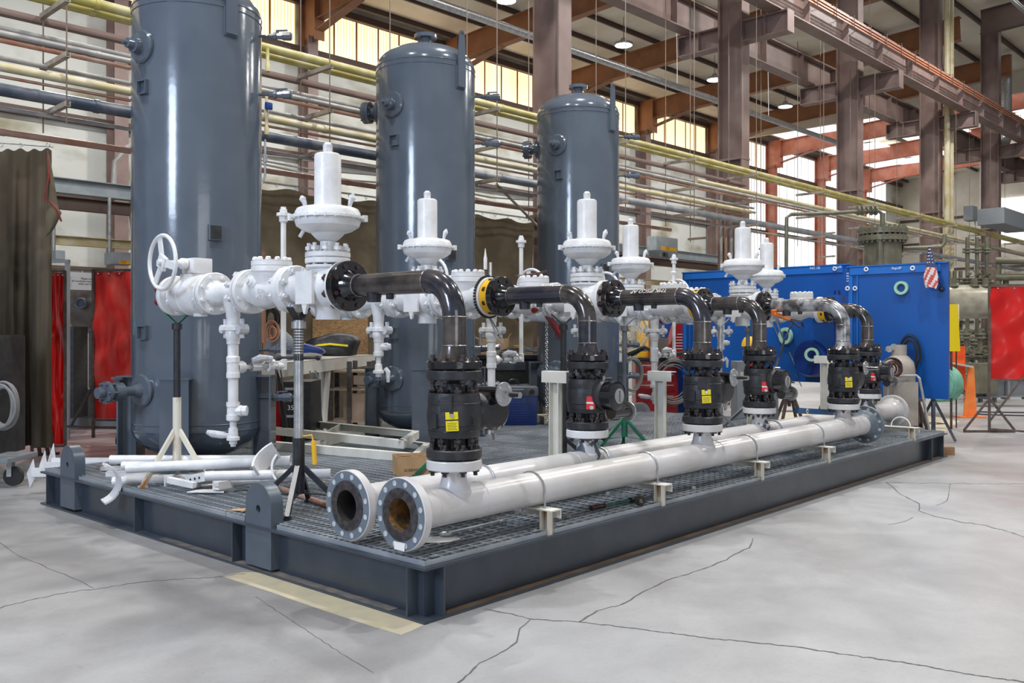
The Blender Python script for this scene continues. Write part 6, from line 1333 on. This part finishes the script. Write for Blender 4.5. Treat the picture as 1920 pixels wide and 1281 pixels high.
for i, (y0, y1) in enumerate(((771, 774), (775, 780))):
    m = MB(); m.tube([U(1810+30*k, y0+(y1-y0)*k/4+math.sin(k)*.6, Z=.015) for k in range(5)], .014, 6); tag(m.obj('floor_cable', 'hose_black'), ('upper' if i == 0 else 'lower')+' black cable lying across the floor behind the right red screen', 'cable')
# ---------------------------------------------------------------- welding screens
def screen(lab, P, dirv, w_, z0, z1, m_, legs, wav=.02, seed=1, grp='red welding screens'):
    t = thing('welding_screen', lab, 'welding screen', (0, 0, 0), 0, grp); d = Vector(dirv).normalized(); nn = Vector((-d.y, d.x, 0))
    m = MB(); random.seed(seed); ph = [random.uniform(0, 6) for _ in range(4)]
    G = [[P+d*(w_*i/28)+nn*(wav*math.sin(i*.8+ph[0])*math.sin(j*.35+ph[1])+wav*.6*math.sin(j*.9+i*.4+ph[2])+.012)+Vector((0, 0, z1-(z1-z0)*j/20-P.z)) for j in range(21)] for i in range(29)]
    m.sheet(G); m.obj('vinyl_sheet', m_, t, 60)
    for f in (0, 1): m = MB(); q = P+d*w_*f; m.bar((q.x, q.y, .10 if legs == 'wheels' else .0), (q.x, q.y, z1+.03), .035, .035, nn); m.obj('frame_post', 'rusty_steel' if legs == 'tri' else 'frame_dark', t, 0)
    m = MB(); m.bar((P.x, P.y, z1+.02), (P.x+d.x*w_, P.y+d.y*w_, z1+.02), .035, .035); m.bar((P.x, P.y, z0-.02), (P.x+d.x*w_, P.y+d.y*w_, z0-.02), .03, .03); m.obj('frame_rail', 'rusty_steel' if legs == 'tri' else 'frame_dark', t, 0)
    m = MB()
    for k in range(7): q = P+d*(w_*(k+.5)/7)-nn*.0; m.disc(Vector((q.x, q.y, z1-.03))+nn*.02*(1 if nn.dot(CAM-P) > 0 else -1), nn, .012, .01, n=10)
    m.obj('eyelets', 'galv', t)
    return t, d, nn
t, d, nn = screen('bright red welding screen on a brown frame at the right photo edge', atD(1855, 14.85), RIGHT*1-FWD*.15, 1.75, .88, 2.39, 'red_vinyl', 'tri', .03, 3)
P = atD(1853, 14.85)
m = MB(); 
for a, b in (((1853, .0), (1807, .0)), ((1853, .0), (1903, .03))): m.bar(atD(a[0], 14.85, .02), atD(b[0], 14.85, .02), .035, .035)
m.bar(atD(1807, 14.85, .03), atD(1852, 14.85, .52), .03, .03); m.bar(atD(1903, 14.85, .03), atD(1856, 14.85, .55), .03, .03); m.bar(atD(1855, 14.85, .18), atD(1925, 14.7, .98), .03, .03); m.bar(atD(1853, 14.85, .06), atD(1990, 14.3, .03), .03, .03)
m.obj('foot_brace', 'rusty_steel', t, 0)
t, d, nn = screen('worn red welding screen left of the first tank, on casters', atD(175, 13.2), RIGHT*1-FWD*.10, 1.15, .38, 2.52, 'red_vinyl_worn', 'wheels', .035, 5)
m = MB(); P = atD(175, 13.2); m.bar(atD(110, 13.6, .23), atD(250, 12.9, .27), .035, .035); m.bar(atD(133, 13.5, .24), atD(174, 13.2, .85), .03, .03); m.obj('foot_bar', 'frame_dark', t, 0)
for px, D in ((117, 13.6), (223, 13.0)): m = MB(); q = atD(px, D, .09); m.cyl(q-RIGHT*.02, q+RIGHT*.02, .075, n=20); m.bar(q+Vector((0, 0, .02)), q+Vector((0, 0, .17)), .06, .03); m.obj('caster', 'rubber', t)
t, d, nn = screen('narrow strip of red welding screen right behind the dark curtain', atD(60, 11.9), RIGHT*1+FWD*.25, .40, .15, 2.42, 'red_vinyl', 'tri', .02, 7)
m = MB(); 
for px in (75, 90, 101): m.bar(atD(px, 11.9, .02), atD(px-6, 11.9, .35), .035, .035)
m.bar(atD(50, 11.9, .02), atD(112, 12.1, .02), .035, .035); m.obj('foot_brace', 'frame_dark', t, 0)
# dark curtain with red trim
t = thing('welding_curtain', 'heavy dark brown curtain with red trim hanging at the left photo edge', 'curtain')
DL = 11.0; m = MB(); G = []
for i in range(49):
    f = i/48; px = -60+f*(157); row = []
    for j in range(25):
        g_ = j/24; z = zD(278, DL)-(zD(278, DL)-zD(838, DL))*g_
        fold = .10*math.sin(f*19+.6*math.sin(g_*3))+.05*math.sin(f*43+g_*2)
        row.append(atD(px, DL+fold*(.3+.7*g_), z-.04*math.sin(f*20)**2*(j == 0)))
    G.append(row)
m.sheet(G); m.obj('curtain', 'canvas_dark', t, 70)
m = MB(); G = []
for i in range(9):
    f = i/8; row = []
    for j in range(19):
        g_ = j/18; z = zD(285+g_*160, DL-.1); 
        ed = 3+22*(g_**.8) if g_ < .7 else 25*max(0, 1-(g_-.7)/.3)**.6
        row.append(atD(86+f*ed*1.25, DL-.16-.06*math.sin(f*PI), z))
    G.append(row)
m.sheet(G); m.obj('turned_corner', 'canvas', t, 70)
m = MB(); m.tube([atD(88+x, DL-.24, zD(y, DL-.24)) for x, y in ((1, 288), (3, 330), (-4, 376), (8, 380), (18, 392), (27, 415))], .012, 6); m.obj('red_trim', 'canvas_red', t)
m = MB()
for px in (2, 39, 90): m.torus(atD(px, DL, zD(272, DL)), FWD, .022, .005, 12, 5)
m.obj('hooks', 'galv', t)
m = MB(); m.cyl(atD(-80, DL, zD(262, DL)), atD(100, DL+.3, zD(266, DL)), .008, n=6); m.obj('wire', 'galv', t)
# grey vessel on rollers behind the red screen
t = cthing('grey_vessel', 'dull grey brown horizontal vessel behind the left red screen', 'pressure vessel', 190, 17.5, 0, .15); z_ = zD(572, 17.5); 
m = MB(); m.lathe([(0, -.62), (.35, -.58), (.5, -.45), (.56, -.2), (.58, 0), (.58, 2.2)], (0, 0, z_), (1, 0, 0), 40); m.obj('shell', 'grey_vessel', t)
m = MB(); m.cyl((-.12, -.55, z_+.02), (-.12, -.78, z_), .06); m.disc((-.12, -.75, z_), (0, 1, 0), .11, .05); m.torus((-.12, -.85, z_), (0, 1, 0), .09, .015, 16, 6); m.obj('blue_valve', 'blue_pipe', t)
for x in (0, 1.5): m = MB(); m.box((x, 0, (z_-.5)/2), (.2, .9, z_-.5)); m.obj('saddle', 'frame_dark', t, 0)
cbox('dark_cabinet', 'dark cabinet with a pale edge under the grey vessel', 'cabinet', 112, 612, 152, 708, 14.6, .5, 'black_plastic', base=.25)
t = cthing('pipe_rack_beam', 'grey steel beam on the floor behind the left red screen', 'beam', 160, 15.6); m = MB(); m.ibeam((-1.2, 0, .42), (1.5, .2, .42), .5, .3, .02, .03); m.box((0, .1, .09), (2.4, .5, .18)); m.obj('beam', 'unit_grey', t, 0)
t = cthing('hoist_frame', 'grey steel frame with blue cloth at the right edge of the dark curtain', 'frame', 118, 13.9)
m = MB(); m.bar((-.25, 0, zD(490, 13.9)), (.10, 0, zD(490, 13.9)), .06, .05); m.bar((.07, 0, 0), (.07, 0, zD(488, 13.9)), .06, .05, (0, 1, 0)); m.obj('frame_bar', 'unit_grey', t, 0)
m = MB(); m.box((.0, .05, zD(548, 13.9)), (.1, .08, .35), bev=.03); m.obj('blue_cloth', 'blue_label', t)
# machine at the left edge with hoses and caster
t = cthing('welding_cart', 'black welding cart with grey hoses and a caster, cut by the left photo edge', 'cart', -20, 9.6)
m = MB(); m.box((-.16, .3, .95), (.40, .7, 1.3), bev=.03); m.obj('case', 'black_plastic', t); m = MB(); m.box((.05, 0, .30), (.62, .6, .05), bev=.01); m.obj('platform', 'unit_grey', t)
m = MB(); m.tube([(-.1, -.15, .6), (.10, -.16, .5), (.16, -.16, .38), (.13, -.16, .22), (-.1, -.15, .12)], .03, 8); m.obj('hose_guard', 'unit_grey', t)
m = MB(); m.box((.06, -.07, zD(607, 9.6)), (.10, .01, .05)); m.box((.0, -.03, zD(607, 9.6)), (.1, .09, .12)); m.obj('blue_display', 'blue_led', t, 0)
q = MB(); c = Vector((.285, -.05, .11)); q.cyl(c-Vector((0, .025, 0)), c+Vector((0, .025, 0)), .10, n=24); k_ = q.obj('caster_wheel', 'rubber', t); q = MB(); q.bar(c+Vector((-.03, -.035, .0)), c+Vector((-.03, -.035, .17)), .05, .008); q.bar(c+Vector((-.03, .035, 0)), c+Vector((-.03, .035, .17)), .05, .008); q.box(c+Vector((-.03, 0, .175)), (.16, .10, .012)); q.obj('caster_fork', 'galv_dull', t, 0)
coil('welding_hose_coil', 'grey hose loops hanging on the cart at the left photo edge', 6, 760, 9.2, .27, .35, 5, 'hose_grey', .015, seed=41, oval=.6)
